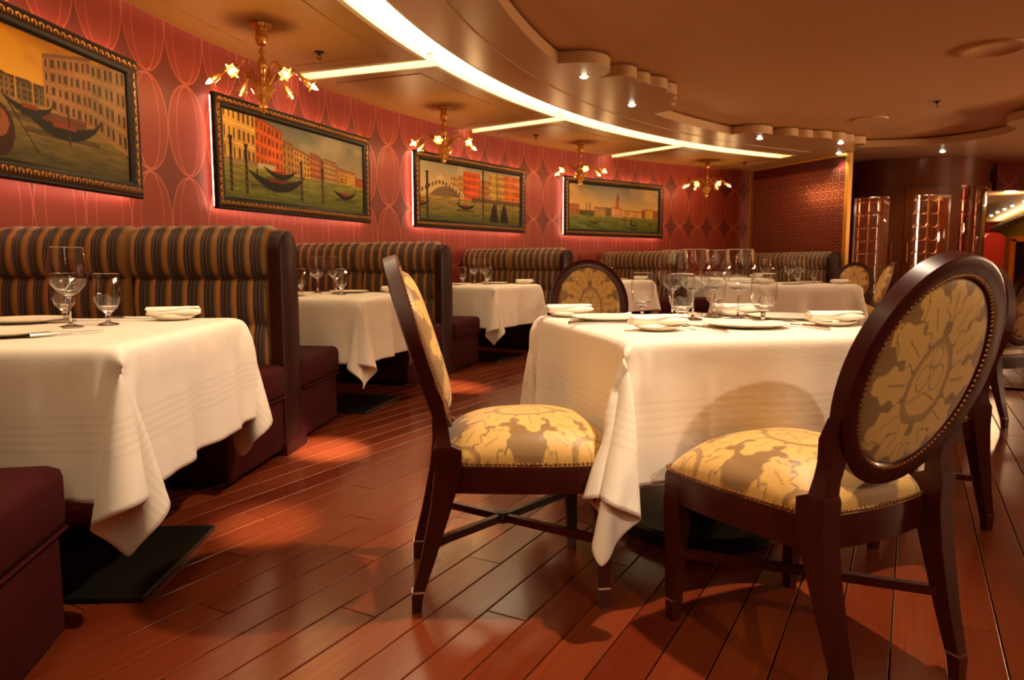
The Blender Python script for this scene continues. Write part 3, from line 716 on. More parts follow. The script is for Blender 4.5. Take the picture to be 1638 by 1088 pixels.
# ------------------------------------------------------------------ lattice screen
def lattice():
    a = polar(11.25, 67.6); b = polar(9.08, 67.6); d = (b - a); L = d.length; d.normalize(); rz = math.atan2(d.y, d.x)
    t = thing('lattice_screen', 'gold edged copper lattice screen at the end of the booths', 'screen', a, rz)
    h0, h1 = .1, 2.655
    # gold frame
    MB().box((-.0, 0, 1.35), (.05, .06, 2.65)).build('frame_stile', 'goldtrim', t); MB().box((L, 0, 1.35), (.075, .07, 2.65)).build('frame_stile', 'goldtrim', t)
    MB().box((L / 2, 0, 2.655), (L, .05, .035)).build('frame_rail', 'goldtrim', t); MB().box((L / 2, 0, .05), (L, .05, .1)).build('frame_rail', 'goldtrim', t)
    MB().box((L / 2, .02, 1.35), (L - .04, .012, 2.6)).build('backing', 'latback', t)
    cell = .118; nx = int((L - .08) / cell); nz = int(2.45 / cell); lat = MB(); x0 = .05; seg = 10
    cw = (L - .1) / nx
    for i in range(nx):
        for j in range(nz):
            cx = x0 + (i + .5) * cw; cz = .12 + (j + .5) * cell
            for dx, dz in ((-.27, 0), (.27, 0), (0, -.27), (0, .27)):
                r0, r1 = .030, .018 ; k = len(lat.v)
                for q in range(seg):
                    c, s = math.cos(2 * PI * q / seg), math.sin(2 * PI * q / seg)
                    for r in (r0, r1): lat.v.append((cx + dx * cw + r * c, -.008, cz + dz * cell + r * s))
                for q in range(seg):
                    e = 2 * q; f = 2 * ((q + 1) % seg); lat.f.append((k + e, k + f, k + f + 1, k + e + 1))
            lat.box((cx - cw / 2, -.004, cz), (.010, .012, cell)); lat.box((cx, -.004, cz - cell / 2), (cw, .012, .010)); lat.box((cx, -.006, cz), (.022, .014, .022), 0)
    stuff(lat.build('lattice', 'lattice', t, 20))
lattice()

# ------------------------------------------------------------------ wine cabinet
def cabinet():
    cx, cy, rr = 6.93, 13.0, 1.29
    t = thing('wine_cabinet', 'tall curved dark wood wine cabinet with lit glass doors', 'cabinet', (cx, cy, 0))
    # angles measured from the direction to the camera
    fa = math.atan2(-cy, -cx)
    def pt(a, z, r=rr): return Vector((r * math.cos(fa + R(a)), r * math.sin(fa + R(a)), z))
    def shell(nm, a0, a1, z0, z1, m, r0=rr, th=.05, n=None):
        n = n or max(3, int(abs(a1 - a0) / 3)); rings = []
        for a in np.linspace(a0, a1, n): rings.append([pt(a, z0, r0), pt(a, z1, r0), pt(a, z1, r0 - th), pt(a, z0, r0 - th)])
        return MB().loft(rings).build(nm, m, t, 30)
    shell('fascia', -100, 100, 2.27, 2.675, 'cabwood', rr + .02); shell('cornice', -100, 100, 2.24, 2.275, 'cabwood', rr + .035, .07)
    shell('plinth', -100, 100, 0, .22, 'cabwood', rr + .01)
    shell('back_panel', 75, 285, .2, 2.3, 'cabwood', rr * .62, .03, 24)
    # stiles:  door layout in degrees across the front
    doors = ((-37, -2), (3, 38))
    for a0, a1 in ((-100, -88), (-2, 3), (88, 100)): shell('stile', a0, a1, .2, 2.26, 'cabwood', rr, .06, 4)
    for a0, a1 in doors:
        d = shell('door', a0, a0 + 5, .22, 2.25, 'cabwood', rr + .012, .05, 3)
        for s in (shell('door_stile', a1 - 5, a1, .22, 2.25, 'cabwood', rr + .012, .05, 3), shell('door_rail', a0 + 5, a1 - 5, 2.08, 2.25, 'cabwood', rr + .012, .05, 10), shell('door_rail', a0 + 5, a1 - 5, .22, .5, 'cabwood', rr + .012, .05, 10), shell('glass_pane', a0 + 5, a1 - 5, .5, 2.08, 'thin', rr - .01, .006, 10)): s.parent = d
        am = a1 - 2.5 if a0 < 0 else a0 + 2.5
        MB().tube([pt(am, 1.0, rr + .014), pt(am, 1.02, rr + .04), pt(am, 1.3, rr + .04), pt(am, 1.32, rr + .014)], .008, 8).build('handle', 'goldtrim', d)
    for a0, a1 in ((-88, -55), (56, 88)): shell('side_pane', a0, a1, .22, 2.25, 'thin', rr - .01, .006, 10)
    for a0, a1 in ((-55, -37), (38, 56)):
        shell('side_panel', a0, a0 + 3, .2, 2.25, 'cabwood', rr, .05, 3); shell('side_panel', a1 - 3, a1, .2, 2.25, 'cabwood', rr, .05, 3); shell('side_pane', a0 + 3, a1 - 3, .22, 2.25, 'thin', rr - .01, .006, 6)
    # wire bottle racks: uprights with curved cradles
    for a in (-84, -72, -52, -44, -33, -24.5, -16, 12, 20.5, 29, 46, 52, 64, 78):
        u = MB().tube([pt(a, .25, rr - .14), pt(a, 2.2, rr - .14)], .014, 8).build('rack_upright', 'copper', t)
        for z in np.arange(.5, 2.05, .215):
            for s in (-1, 1):
                w = 4.0
                MB().tube([pt(a, z + .07, rr - .14), pt(a + s * w * .3, z + .02, rr - .14), pt(a + s * w * .6, z, rr - .14), pt(a + s * w, z, rr - .14)], .008, 5).build('cradle', 'copper', u)
    for a in (-20, 16, -62, 66):
        MB().tube([pt(a, .3, rr - .34), pt(a, 2.2, rr - .34)], .012, 8).build('light_tube', 'rackglow', t)
    for a in (-30, 0, 28): 
        p = pt(a, 1.9, rr - .42); lamp('cabinet_light', 'POINT', (cx + p.x, cy + p.y, 1.95), 7, (1, .62, .35), .06)
cabinet()

# ------------------------------------------------------------------ chairs
def figure(u, v, kind):
    # damask figure: mirrored leaves round a medallion; u, v in -1..1
    a = np.abs(u); f = np.zeros_like(u); ln = np.zeros_like(u)
    def leaf(cx, cy, L, w, ang, lob=3):
        nonlocal f, ln
        ca, sa = math.cos(R(ang)), math.sin(R(ang)); x = (a - cx) * ca + (v - cy) * sa; y = -(a - cx) * sa + (v - cy) * ca
        t = x / L; ww = w * np.sqrt(np.clip(1 - (2 * t - 1) ** 2, 0, 1)) * (1 + .20 * np.cos(t * lob * 2 * PI)); m = (t > 0) & (t < 1) & (np.abs(y) < ww)
        big = (t > -.03) & (t < 1.03) & (np.abs(y) < ww + .022) & (f > 0); f[big] = .12
        f[m] = 1; f[m & (t > .25) & (t < .70) & (np.abs(y) < .012)] = .3
    for cx, cy, L, w, ang in ((.46, -.52, .34, .12, -42), (.56, .30, .40, .13, 40), (.36, .56, .38, .12, 66), (.0, .58, .42, .13, 90), (.0, -.64, .36, .13, -90), (.12, .36, .60, .17, 62), (.10, -.46, .52, .16, -58), (.20, .14, .70, .19, 34), (.18, -.30, .64, .18, -30), (.24, -.06, .70, .18, 2)): leaf(cx, cy, L, w, ang)
    # tulip medallion with an outline
    def med(s): return (a / (.34 * s)) ** 2 + ((v + .02 + .25 * a) / (.42 * s)) ** 2
    f[med(1.12) < 1] = .12; f[med(1.0) < 1] = 1; d = med(1.0); ln[(d > .80) & (d < 1.02)] = 1
    d2 = (a - .12) ** 2 / .011 + (v - .0) ** 2 / .02; ln[(d2 > .75) & (d2 < 1.15)] = 1; d3 = (a / .09) ** 2 + ((v - .22) / .12) ** 2; ln[(d3 > .7) & (d3 < 1.05)] = 1
    d4 = np.abs(v + .16 + .4 * a); ln[(d4 < .014) & (a < .24)] = 1
    f[ln > 0] = .25
    return f
def grid_fig(P, fig, nm, m='damask'):
    mb = MB().grid(P); me = mb.mesh(nm, m, 60); at = me.attributes.new('figure', 'FLOAT', 'POINT'); at.data.foreach_set('value', fig.ravel().astype(np.float32)); return me
CH = {}
def chair_proto():
    t = thing('dining_chair', '', 'chair'); wd = 'mahogany'
    n = 120; a = np.linspace(-1, 1, n); A, B = np.meshgrid(a, a, indexing='ij')
    def outline(A, B, s=1.0):
        x = .025 + .245 * A * (1 - .09 * B * B); w = .232 + .033 * (A * .9); y = w * B * (1 - .11 * A * A * np.where(A > 0, 1, .3)); return x * 1.0, y
    X, Y = outline(A, B); Z = .412 + .118 * (np.clip(1 - np.abs(A) ** 3.4, 0, 1) ** .42) * (np.clip(1 - np.abs(B) ** 3.4, 0, 1) ** .42) * (1 - .12 * (A * A + B * B))
    fg = np.maximum(figure(B / .80, (A - .05) / .86, 0), 0); sc = np.maximum(figure((np.abs(B) - 1.05) / .75, (A - .85) / .8, 0), figure((np.abs(B) - 1.05) / .75, (A + 1.0) / .8, 0)); fg = np.where(fg > 0, fg, sc)
    o = bpy.data.objects.new('seat_cushion', grid_fig(np.stack([X, Y, Z], -1), fg, 'seat_cushion')); COL.objects.link(o); o.parent = t
    k = np.linspace(-1, 1, 16); ed = [(q, -1) for q in k[:-1]] + [(1, q) for q in k[:-1]] + [(-q, 1) for q in k[:-1]] + [(-1, -q) for q in k[:-1]]
    ol = [tuple(float(z) for z in outline(np.array(p), np.array(q))) for p, q in ed]
    rail = [(x * 1.012 - .0003, y * 1.025) for x, y in ol]
    MB().loft([[(x, y, .340) for x, y in rail], [(x * 1.0, y, .400) for x, y in rail], [(x * .99, y * .985, .416) for x, y in rail]]).build('seat_rail', wd, t, 40)
    nm = MB()
    def nail(p, nrm, r=.0052):
        q = Vector(nrm).to_track_quat('Z', 'Y').to_matrix(); nm.lathe([(r, 0), (r * .7, r * .6), (r * .1, r * .85)], 6, p, True, q)
    per = 0; last = None; pts = [Vector((x * 1.006, y * 1.012, .424)) for x, y in ol]; pts.append(pts[0]); acc = 0
    for p, q in zip(pts[:-1], pts[1:]):
        L = (q - p).length; d = acc
        while d < L:
            s = p + (q - p) * (d / L); tg = (q - p).normalized(); nail(s, (tg.y, -tg.x, .25)); d += .0128
        acc = d - L
    stuff(nm.build('seat_nail_trim', 'nail', t))
    # legs
    for s in (-1, 1):
        lg = MB().rects([(-.305, s * .19, 0, .013, .013), (-.302, s * .19, .05, .016, .016), (-.27, s * .192, .16, .020, .020), (-.235, s * .196, .30, .028, .024), (-.215, s * .198, .40, .036, .026), (-.215, s * .198, .465, .038, .026), (-.228, s * .198, .478, .022, .024)]).build('leg', wd, t, 30)
        MB().rects([(-.3015, s * .19, .058, .0175, .0175), (-.3, s * .19, .064, .018, .018)]).build('ferrule', 'steel', lg)
        lf = MB().rects([(.222, s * .222, 0, .013, .013), (.222, s * .222, .05, .016, .016), (.216, s * .224, .2, .021, .021), (.21, s * .226, .345, .027, .027), (.21, s * .226, .37, .024, .022)]).build('leg', wd, t, 30)
        MB().rects([(.222, s * .222, .056, .0175, .0175), (.222, s * .222, .062, .018, .018)]).build('ferrule', 'steel', lf)
    # crossed stretcher
    zs = .195
    for s in (-1, 1):
        MB().bar((-.262, s * .191, zs), (.214, -s * .223, zs + .001 * s), .020, .022).build('stretcher', wd, t)
    MB().lathe([(.001, zs - .018), (.018, zs - .016), (.026, zs), (.018, zs + .016), (.001, zs + .018)], 14, (-.04, 0, 0)).build('stretcher_knob', wd, t)
    # oval back
    tau = R(17.5); xb, zb = -.292, .738; hw, hh = .230, .268
    Nn = Vector((math.cos(tau), 0, math.sin(tau))); U = Vector((-math.sin(tau), 0, math.cos(tau))); Cb = Vector((xb, 0, zb))
    def bp(y, h, d): return Cb + Vector((0, y, 0)) + U * h + Nn * d
    rings = []; ns = 56; fw = .05
    sec = [(0, -.019), (.006, -.023), (fw - .006, -.020), (fw, -.014), (fw, .014), (fw - .006, .018), (.006, .021), (0, .017)]
    for q in range(ns):
        an = 2 * PI * q / ns; rings.append([bp((hw - i) * math.cos(an), (hh - i) * math.sin(an), d) for i, d in sec])
    rings.append(rings[0]); MB().loft(rings, True, False).build('oval_frame', wd, t, 40)
    for s in (-1, 1):
        j = bp(s * .205, -.120, 0); j2 = bp(s * .172, -.178, 0)
        rg = []
        for (x, y, z, a_, b_) in ((-.226, s * .198, .47, .021, .024), (-.228, s * .190, .51, .018, .022), (j2.x + .004, s * .186, j2.z - .02, .018, .023), (j2.x - .006, s * .196, j2.z + .035, .018, .024), (j.x - .008, s * .207, j.z + .03, .014, .015)):
            rg.append((x, y, z, a_, b_))
        MB().rects(rg).build('back_post', wd, t, 40)
    pw, ph = hw - fw + .002, hh - fw + .002; n = 110; a = np.linspace(-1, 1, n); A, B = np.meshgrid(a, a, indexing='ij')
    EX = A * np.sqrt(1 - B * B / 2); EY = B * np.sqrt(1 - A * A / 2); rr = np.clip(EX ** 2 + EY ** 2, 0, 1)
    fg = figure(EX / .98, EY / 1.0, 1)
    for nm_, base, bul in (('back_pad', .010, .045), ('rear_pad', -.010, -.016)):
        D = base + bul * np.sqrt(np.clip(1 - rr ** 2.2, 0, 1)); P = np.zeros((n, n, 3)); P[..., 0] = xb + U.x * EY * ph + Nn.x * D; P[..., 1] = EX * pw; P[..., 2] = zb + U.z * EY * ph + Nn.z * D
        o = bpy.data.objects.new(nm_, grid_fig(P, fg, nm_)); COL.objects.link(o); o.parent = t
    nm = MB()
    for q in range(112):
        an = 2 * PI * q / 112
        for d, sg in ((.018, 1), (-.0185, -1)):
            nl = bp((pw + .006) * math.cos(an), (ph + .006) * math.sin(an), d); r = .0052
            qq = (Nn * sg).to_track_quat('Z', 'Y').to_matrix(); nm.lathe([(r, 0), (r * .7, r * .6), (r * .1, r * .85)], 6, nl, True, qq)
    stuff(nm.build('back_nail_trim', 'nail', t))
    return t
ch = chair_proto()
def facing(dx, dy): return math.atan2(dy, dx)
CHAIRS = [((.012, 2.155, 0), R(7), 'gold damask oval back chair seen side on, left of the large front table'),
          ((.742, 1.79, 0), facing(-.45, .893), 'dark red oval back chair closest to the camera, back turned, at the front table'),
          ((.47, 3.88, 0), facing(.08, -.99), 'oval back chair facing the camera behind the large front table'),
          ((1.40, 2.66, 0), facing(-.966, -.259), 'oval back chair tucked in at the right of the front table, mostly hidden'),
          ((4.2, 8.95, 0), facing(-.55, -.83), 'oval back chair at the right of the far table, left of the pair'),
          ((3.9, 8.15, 0), facing(-.98, .2), 'oval back chair at the right of the far table, right of the pair'),
          ((3.0, 4.55, 0), facing(-.35, .94), 'dark oval back chair cut by the right edge of the picture'),
          ((4.95, 7.35, 0), facing(.25, -.97), 'small oval back chair far behind the one at the right edge')]
for k, (p, rz, l) in enumerate(CHAIRS):
    if k == 0: ch.location = p; ch.rotation_euler = (0, 0, rz); ch['label'] = l; ch['group'] = 'oval back dining chairs'
    else: dup(ch, p, rz, l, 'oval back dining chairs')

# ------------------------------------------------------------------ tablecloths (draped by a small position based solver)
def drape(hx, hy, drop, ztop, n=64, steps=170, seed=1, boxes=(), seats=()):
    rs = np.random.RandomState(seed); lx, ly = hx + drop, hy + drop
    nx = n; ny = int(round(n * ly / lx)); x = np.linspace(-lx, lx, nx); y = np.linspace(-ly, ly, ny)
    X, Y = np.meshgrid(x, y, indexing='ij'); p = np.stack([X, Y, np.full_like(X, ztop + .004)], -1); p += rs.randn(*p.shape) * .002
    # low frequency irregularity
    dx, dy = x[1] - x[0], y[1] - y[0]; p0 = p.copy(); v = np.zeros_like(p); dt = 1 / 50.
    rest = {}
    cons = []
    def con(sa, sb, L, k): cons.append((sa, sb, L, k))
    sl = lambda a, b, c=None: slice(a, b, c)
    for par in (0, 1):
        na = (nx - 1 - par + 1) // 2; con((sl(par, par + 2 * na, 2), sl(None, None)), (sl(par + 1, par + 1 + 2 * na, 2), sl(None, None)), dx, 1.)
        nb = (ny - 1 - par + 1) // 2; con((sl(None, None), sl(par, par + 2 * nb, 2)), (sl(None, None), sl(par + 1, par + 1 + 2 * nb, 2)), dy, 1.)
    dd = math.hypot(dx, dy)
    for par in (0, 1):
        na = (nx - 1 - par + 1) // 2
        con((sl(par, par + 2 * na, 2), sl(0, ny - 1)), (sl(par + 1, par + 1 + 2 * na, 2), sl(1, ny)), dd, .35)
        con((sl(par, par + 2 * na, 2), sl(1, ny)), (sl(par + 1, par + 1 + 2 * na, 2), sl(0, ny - 1)), dd, .35)
    for q in (2, 4):
        kb = .05 if q == 2 else .015
        for par in range(q * 2):
            pass
        con((sl(0, nx - q), sl(None, None)), (sl(q, nx), sl(None, None)), dx * q, kb); con((sl(None, None), sl(0, ny - q)), (sl(None, None), sl(q, ny)), dy * q, kb)
    def collide(p):
        for (c, rz) in seats:
            ca, sa = math.cos(rz), math.sin(rz); qx = ((p[..., 0] - c[0]) * ca + (p[..., 1] - c[1]) * sa - .025) / .262; qy = (-(p[..., 0] - c[0]) * sa + (p[..., 1] - c[1]) * ca) / .268
            inn = (np.abs(qx) < 1) & (np.abs(qy) < 1) & (p[..., 2] > .28)
            zt = .425 + .118 * np.clip(1 - np.abs(qx) ** 3.4, 0, 1) ** .42 * np.clip(1 - np.abs(qy) ** 3.4, 0, 1) ** .42
            p[..., 2] = np.where(inn, np.maximum(p[..., 2], zt), p[..., 2])
        for (c, h, r, rz, top) in [((0, 0), (hx + .006, hy + .006), .014, 0, ztop)] + list(boxes):
            ca, sa = math.cos(rz), math.sin(rz); qx = (p[..., 0] - c[0]) * ca + (p[..., 1] - c[1]) * sa; qy = -(p[..., 0] - c[0]) * sa + (p[..., 1] - c[1]) * ca; qz = p[..., 2] - (top - r)
            ax = np.abs(qx) - (h[0] - r); ay = np.abs(qy) - (h[1] - r); az = qz
            ox, oy, oz = np.maximum(ax, 0), np.maximum(ay, 0), np.maximum(az, 0); out = np.sqrt(ox * ox + oy * oy + oz * oz); ins = np.minimum(np.maximum(np.maximum(ax, ay), az), 0)
            d = out + ins - r; m = d < 0
            if not m.any(): continue
            # gradient
            gx, gy, gz = np.where(out > 1e-6, ox, 0), np.where(out > 1e-6, oy, 0), np.where(out > 1e-6, oz, 0)
            inn = out <= 1e-6; mx = np.maximum(np.maximum(ax, ay), az)
            gx = np.where(inn & (ax >= mx), 1., gx); gy = np.where(inn & (ay >= mx) & (ax < mx), 1., gy); gz = np.where(inn & (az >= mx) & (ax < mx) & (ay < mx), 1., gz)
            nn = np.sqrt(gx * gx + gy * gy + gz * gz) + 1e-9; gx, gy, gz = gx / nn * np.sign(qx), gy / nn * np.sign(qy), gz / nn
            wx, wy = gx * ca - gy * sa, gx * sa + gy * ca
            push = np.where(m, -d, 0); p[..., 0] += wx * push; p[..., 1] += wy * push; p[..., 2] += gz * push
        return p
    top_in = (np.abs(X) < hx - .02) & (np.abs(Y) < hy - .02)
    anc = np.stack([np.clip(X, -hx, hx), np.clip(Y, -hy, hy), np.full_like(X, ztop)], -1); tl = np.hypot(X - anc[..., 0], Y - anc[..., 1]) * 1.004 + .004
    wob = (fbm(ny, nx, 5, seed * 13 + 2) - .47)
    for s in range(steps):
        v[..., 2] -= 9.8 * dt
        if s < 60:
            out = np.maximum(np.abs(X) - hx, 0) + np.maximum(np.abs(Y) - hy, 0)
            v[..., 0] += np.sign(X) * (np.abs(X) > hx) * wob * 60 * dt * (s < 40); v[..., 1] += np.sign(Y) * (np.abs(Y) > hy) * wob * 60 * dt * (s < 40)
        v *= .965; q = p + v * dt
        for it in range(16):
            for sa, sb, L, k in cons:
                a = q[sa]; b = q[sb]; d = b - a; l = np.sqrt((d * d).sum(-1, keepdims=True)) + 1e-9
                k2 = k if k >= 1 else k * .5
                cr = d * ((l - L) / l * .5 * k2)
                if k < .2: cr = np.where(l < L, cr, 0)
                q[sa] += cr; q[sb] -= cr
            if it % 4 == 3:
                w = q - anc; l = np.sqrt((w * w).sum(-1)); sc = np.where(l > tl, tl / (l + 1e-9), 1.); q = anc + w * sc[..., None]; q = collide(q)
        q = collide(q); q[top_in, 0:2] = p0[top_in, 0:2]; q[..., 2] = np.maximum(q[..., 2], .01)
        v = (q - p) / dt; p = q
    # hanging folds of the sides
    def wave(t, ph): return .5 * np.sin(t * 11 + ph) + .35 * np.sin(t * 19 + 2.3 * ph) + .25 * np.sin(t * 29 + 1.1 * ph)
    dep = np.clip((ztop - .03 - p[..., 2]) / .35, 0, 1.2) ** 1.2
    for ax, T, U, hh in ((0, X, Y, hx), (1, Y, X, hy)):
        for sg in (-1, 1):
            on = (T * sg > hx * 0 + hh) * np.clip((({0: hy, 1: hx}[ax]) + .02 - np.abs(U)) / .12, 0, 1)
            p[..., ax] += sg * on * dep * (.018 + .024 * wave(U, seed + 1.7 * sg + 2.9 * ax))
    uv = np.stack([lx - np.abs(X), ly - np.abs(Y)], -1)
    return p, uv
def cloth_mesh(P, uv, name='tablecloth'):
    mb = MB().grid(P, uv); me = mb.mesh(name, 'linen', 180); return me
def cloth_obj(me, label, loc, rz):
    o = bpy.data.objects.new('tablecloth', me); COL.objects.link(o); o.location = loc; o.rotation_euler = (0, 0, rz)
    md = o.modifiers.new('sub', 'SUBSURF'); md.levels = 1; md.render_levels = 1
    so = o.modifiers.new('thick', 'SOLIDIFY'); so.thickness = .0016; so.offset = 1
    return tag(o, label, 'tablecloth', 'white linen tablecloths')
ZT = .755
# booth tables
TR = 10.235; THX, THY = .52, .51      # radial, tangential half sizes
seatbox = [((.0, s * (1.37 - .36)), (.9, .36), .03, 0, .475) for s in (-1, 1)]
def booth_table(phi, label):
    t = thing('booth_table', label, 'table', polar(TR, phi), -R(phi), 'booth tables')
    MB().bbox((0, 0, ZT - .02), (2 * THX - .02, 2 * THY - .02, .03), .010).build('tabletop', 'darkwood', t)
    MB().lathe([(.04, .02), (.035, .05), (.035, ZT - .06), (.12, ZT - .036)], 20, (0, -.1, 0)).build('column', 'blackmetal', t)
    MB().bbox((.20, -.12, .009), (.60, .58, .016), .004).build('base_plate', 'blackmetal', t)
cm = [cloth_mesh(*drape(THX, THY, .405, ZT, 66, 150, sd, seatbox)) for sd in (3, 8)]
ORD = ['nearest the camera at the left', 'in the second booth', 'in the third booth', 'in the fourth booth', 'in the fifth booth by the lattice screen']
BPH = [PHI1 + STEP * (k - .5) for k in range(5)]
for k, p in enumerate(BPH):
    booth_table(p, 'booth table on a black metal plate ' + ORD[k])
    cloth_obj(cm[k % 2], 'white linen cloth over the booth table ' + ORD[k], polar(TR, p), -R(p))
# main table
MT = Vector((.705, 2.63, 0)); MR = R(13); MH = .5
def main_table(name, label, loc, rz, h):
    t = thing(name, label, 'table', loc, rz)
    MB().bbox((0, 0, ZT - .02), (2 * h - .02, 2 * h - .02, .03), .010).build('tabletop', 'darkwood', t)
    MB().lathe([(.06, .09), (.05, .14), (.045, ZT - .08), (.2, ZT - .036)], 24).build('column', 'darkwood', t)
    MB().lathe([(.30, 0), (.31, .01), (.31, .045), (.30, .055), (.12, .07), (.06, .095)], 40).build('base', 'blackmetal', t)
main_table('dining_table', 'square table on a round pedestal base at the front right', MT, MR, MH)
mc, muv = drape(MH, MH, .395, ZT, 90, 170, 5)
gx, gy = np.meshgrid(np.linspace(-MH - .395, MH + .395, mc.shape[0]), np.linspace(-MH - .395, MH + .395, mc.shape[1]), indexing='ij')
cw_ = np.clip((np.minimum(-(gx + MH), -(gy + MH)) + .20) / .34, 0, 1); cw_ = cw_ * cw_ * (3 - 2 * cw_)     # starched corner standing away from the chair
dep = np.clip(ZT - mc[..., 2], 0, 1); mc[..., 0] -= .24 * dep * cw_; mc[..., 1] -= .34 * dep * cw_
cloth_obj(cloth_mesh(mc, muv), 'white linen cloth hanging to a long corner over the front table', MT, MR)
FT = Vector((3.08, 8.15, 0)); FR = R(8)
main_table('dining_table', 'square pedestal table standing far behind the front table', FT, FR, .56)
cloth_obj(cloth_mesh(*drape(.56, .56, .42, ZT, 56, 120, 9)), 'white linen cloth over the far table in the open floor', FT, FR)

# ------------------------------------------------------------------ tableware
ZS = ZT + .0045
def wineglass(kind):
    t = thing(kind, '', 'glass')
    if kind == 'wine_glass':
        bowl = [(.016, .112), (.036, .122), (.054, .144), (.0625, .172), (.0625, .196), (.058, .226), (.051, .268)]; lens = [(.004, .096), (.007, .103), (.018, .109), (.036, .1205), (.034, .123), (.015, .1145), (.002, .1125)]
        stem = [(.038, 0), (.038, .002), (.022, .005), (.006, .011), (.004, .022), (.0035, .06), (.004, .090), (.007, .101), (.002, .105)]
    else:
        bowl = [(.018, .050), (.033, .062), (.042, .084), (.045, .11), (.0445, .14), (.042, .178)]; lens = [(.006, .034), (.012, .041), (.020, .048), (.0335, .062), (.030, .065), (.015, .055), (.002, .053)]
        stem = [(.034, 0), (.034, .002), (.018, .006), (.007, .012), (.0065, .022), (.010, .034), (.002, .041)]
    MB().lathe(bowl, 28, cap=False).build('bowl', 'thin', t, 60)
    MB().lathe(lens, 28).build('bowl_base', 'glass', t, 60)
    MB().lathe(stem, 24).build('stem', 'glass', t, 60)
    MB().tube([(bowl[-1][0] * math.cos(a), bowl[-1][0] * math.sin(a), bowl[-1][1]) for a in np.linspace(0, 2 * PI, 29)], .0009, 5, False).build('rim', 'glass', t)
    return t
def plate(r, kind):
    return MB().lathe([(.001, .004), (r * .6, .004), (r * .66, .006), (r * .98, .014), (r, .0145), (r, .013), (r * .66, .001), (r * .6, 0), (.001, 0)], 48).build(kind, 'china')
def napkin(folded=False):
    t = MB(); L = .185; n = 40; rings = []
    for i in range(n + 1):
        x = -L / 2 + L * i / n; ring = []
        e = 1 - .12 * (abs(2 * i / n - 1)) ** 6
        for j in range(22):
            a = 2 * PI * j / 22; ry = .034 * e * (1 + .10 * math.sin(3 * a + i * .10)); rzz = (.0155 + .003 * math.sin(i * .25)) * e * (1 + .12 * math.cos(2 * a + i * .07))
            ring.append((x + .006 * math.sin(a * 2 + 1), ry * math.cos(a), .0165 + rzz * math.sin(a)))
        rings.append(ring)
    t.loft(rings); o = t.build('napkin', 'napkin', None, 60)
    f = MB(); P = np.zeros((30, 10, 3))
    for i in range(30):
        for j in range(10):
            x = -L / 2 + L * i / 29; w = j / 9; a = R(150) - R(95) * w + .25 * math.sin(i * .2); P[i, j] = (x, .036 * math.cos(a), .0172 + .018 * math.sin(a))
    f.grid(P).build('fold', 'napkin', o, 60); return o
def fork():
    t = thing('fork', '', 'fork'); 
    MB().tube([(-.10, 0, .004), (-.06, 0, .005), (.0, 0, .007), (.035, 0, .009)], [.0055, .0045, .003, .003], 8).build('handle', 'steel', t)
    h = MB().box((.045, 0, .010), (.03, .022, .002))
    h.build('head', 'steel', t)
    for k in range(4): MB().tube([(.058, -.0085 + .0057 * k, .010), (.078, -.0085 + .0057 * k, .008), (.098, -.0085 + .0057 * k, .012)], [.0016, .0015, .0009], 5).build('tine', 'steel', t)
    return t
def knife():
    t = thing('knife', '', 'knife')
    MB().tube([(-.12, 0, .005), (-.09, 0, .005), (-.02, 0, .005), (0, 0, .005)], [.0065, .006, .005, .0045], 8).build('handle', 'steel', t)
    mb = MB(); mb.loft([[(0, -.005, .004), (0, .006, .004), (0, .006, .0055), (0, -.005, .0055)], [(.07, -.008, .004), (.07, .008, .004), (.07, .008, .005), (.07, -.008, .005)], [(.11, -.001, .004), (.11, .006, .004), (.11, .006, .0045), (.11, -.001, .0045)]]); mb.build('blade', 'steel', t); return t
PROTO = dict(wine=wineglass('wine_glass'), water=wineglass('water_glass'), plate=tag(plate(.145, 'dinner_plate'), '', 'plate'), bread=tag(plate(.078, 'bread_plate'), '', 'plate'), nap=tag(napkin(), '', 'napkin'), fork=fork(), knife=knife())
USED = set()
GRP = dict(wine='large wine glasses', water='small water glasses', plate='dinner plates', bread='bread plates', nap='rolled white napkins', fork='forks', knife='knives')
def put(kind, loc, rz, label, z=0):
    p = Vector((loc[0], loc[1], ZS + z)); pr = PROTO[kind]
    if kind not in USED: USED.add(kind); pr.location = p; pr.rotation_euler = (0, 0, rz); pr['label'] = label; pr['group'] = GRP[kind]; return pr
    return dup(pr, p, rz, label, GRP[kind])
# front table, positions in metres on the floor plan
_put = put
def put(kind, loc, rz, label, z=0): return _put(kind, (.662 + (loc[0] - .70) * .96, 2.64 + (loc[1] - 2.80) * .94), rz, label, z)
for (x, y), l in (((.69, 3.10), 'leftmost large wine glass on the front table'), ((.735, 2.93), 'tallest looking large wine glass, second from the left on the front table'), ((.86, 3.08), 'third large wine glass from the left on the front table'), ((.925, 2.96), 'rightmost large wine glass on the front table')): put('wine', (x, y), 0, l)
for (x, y), l in (((.555, 3.06), 'small water glass standing left of all glasses on the front table'), ((.622, 2.64), 'small water glass in front of the wine glasses, behind the rolled napkin'), ((.90, 3.22), 'small water glass at the back, between wine glass stems'), ((.945, 2.72), 'small water glass standing right of all glasses on the front table')): put('water', (x, y), 0, l)
put('plate', (.40, 2.92), 0, 'dinner plate at the left side of the front table'); put('plate', (.84, 2.60), 0, 'dinner plate at the near side of the front table'); put('plate', (1.13, 2.98), 0, 'dinner plate at the right side of the front table')
for (x, y), a, l, hang in (((.50, 2.46), R(8), 'at the near left corner of the front table', 0), ((.25, 3.11), R(12), 'at the far left corner of the front table', 0), ((1.18, 2.66), R(3), 'at the near right corner of the front table', 0), ((.98, 3.16), R(-10), 'at the far right corner of the front table', 0)):
    put('bread', (x, y), 0, 'bread plate ' + l); put('nap', (x, y), a, 'rolled napkin on the bread plate ' + l, .0145)
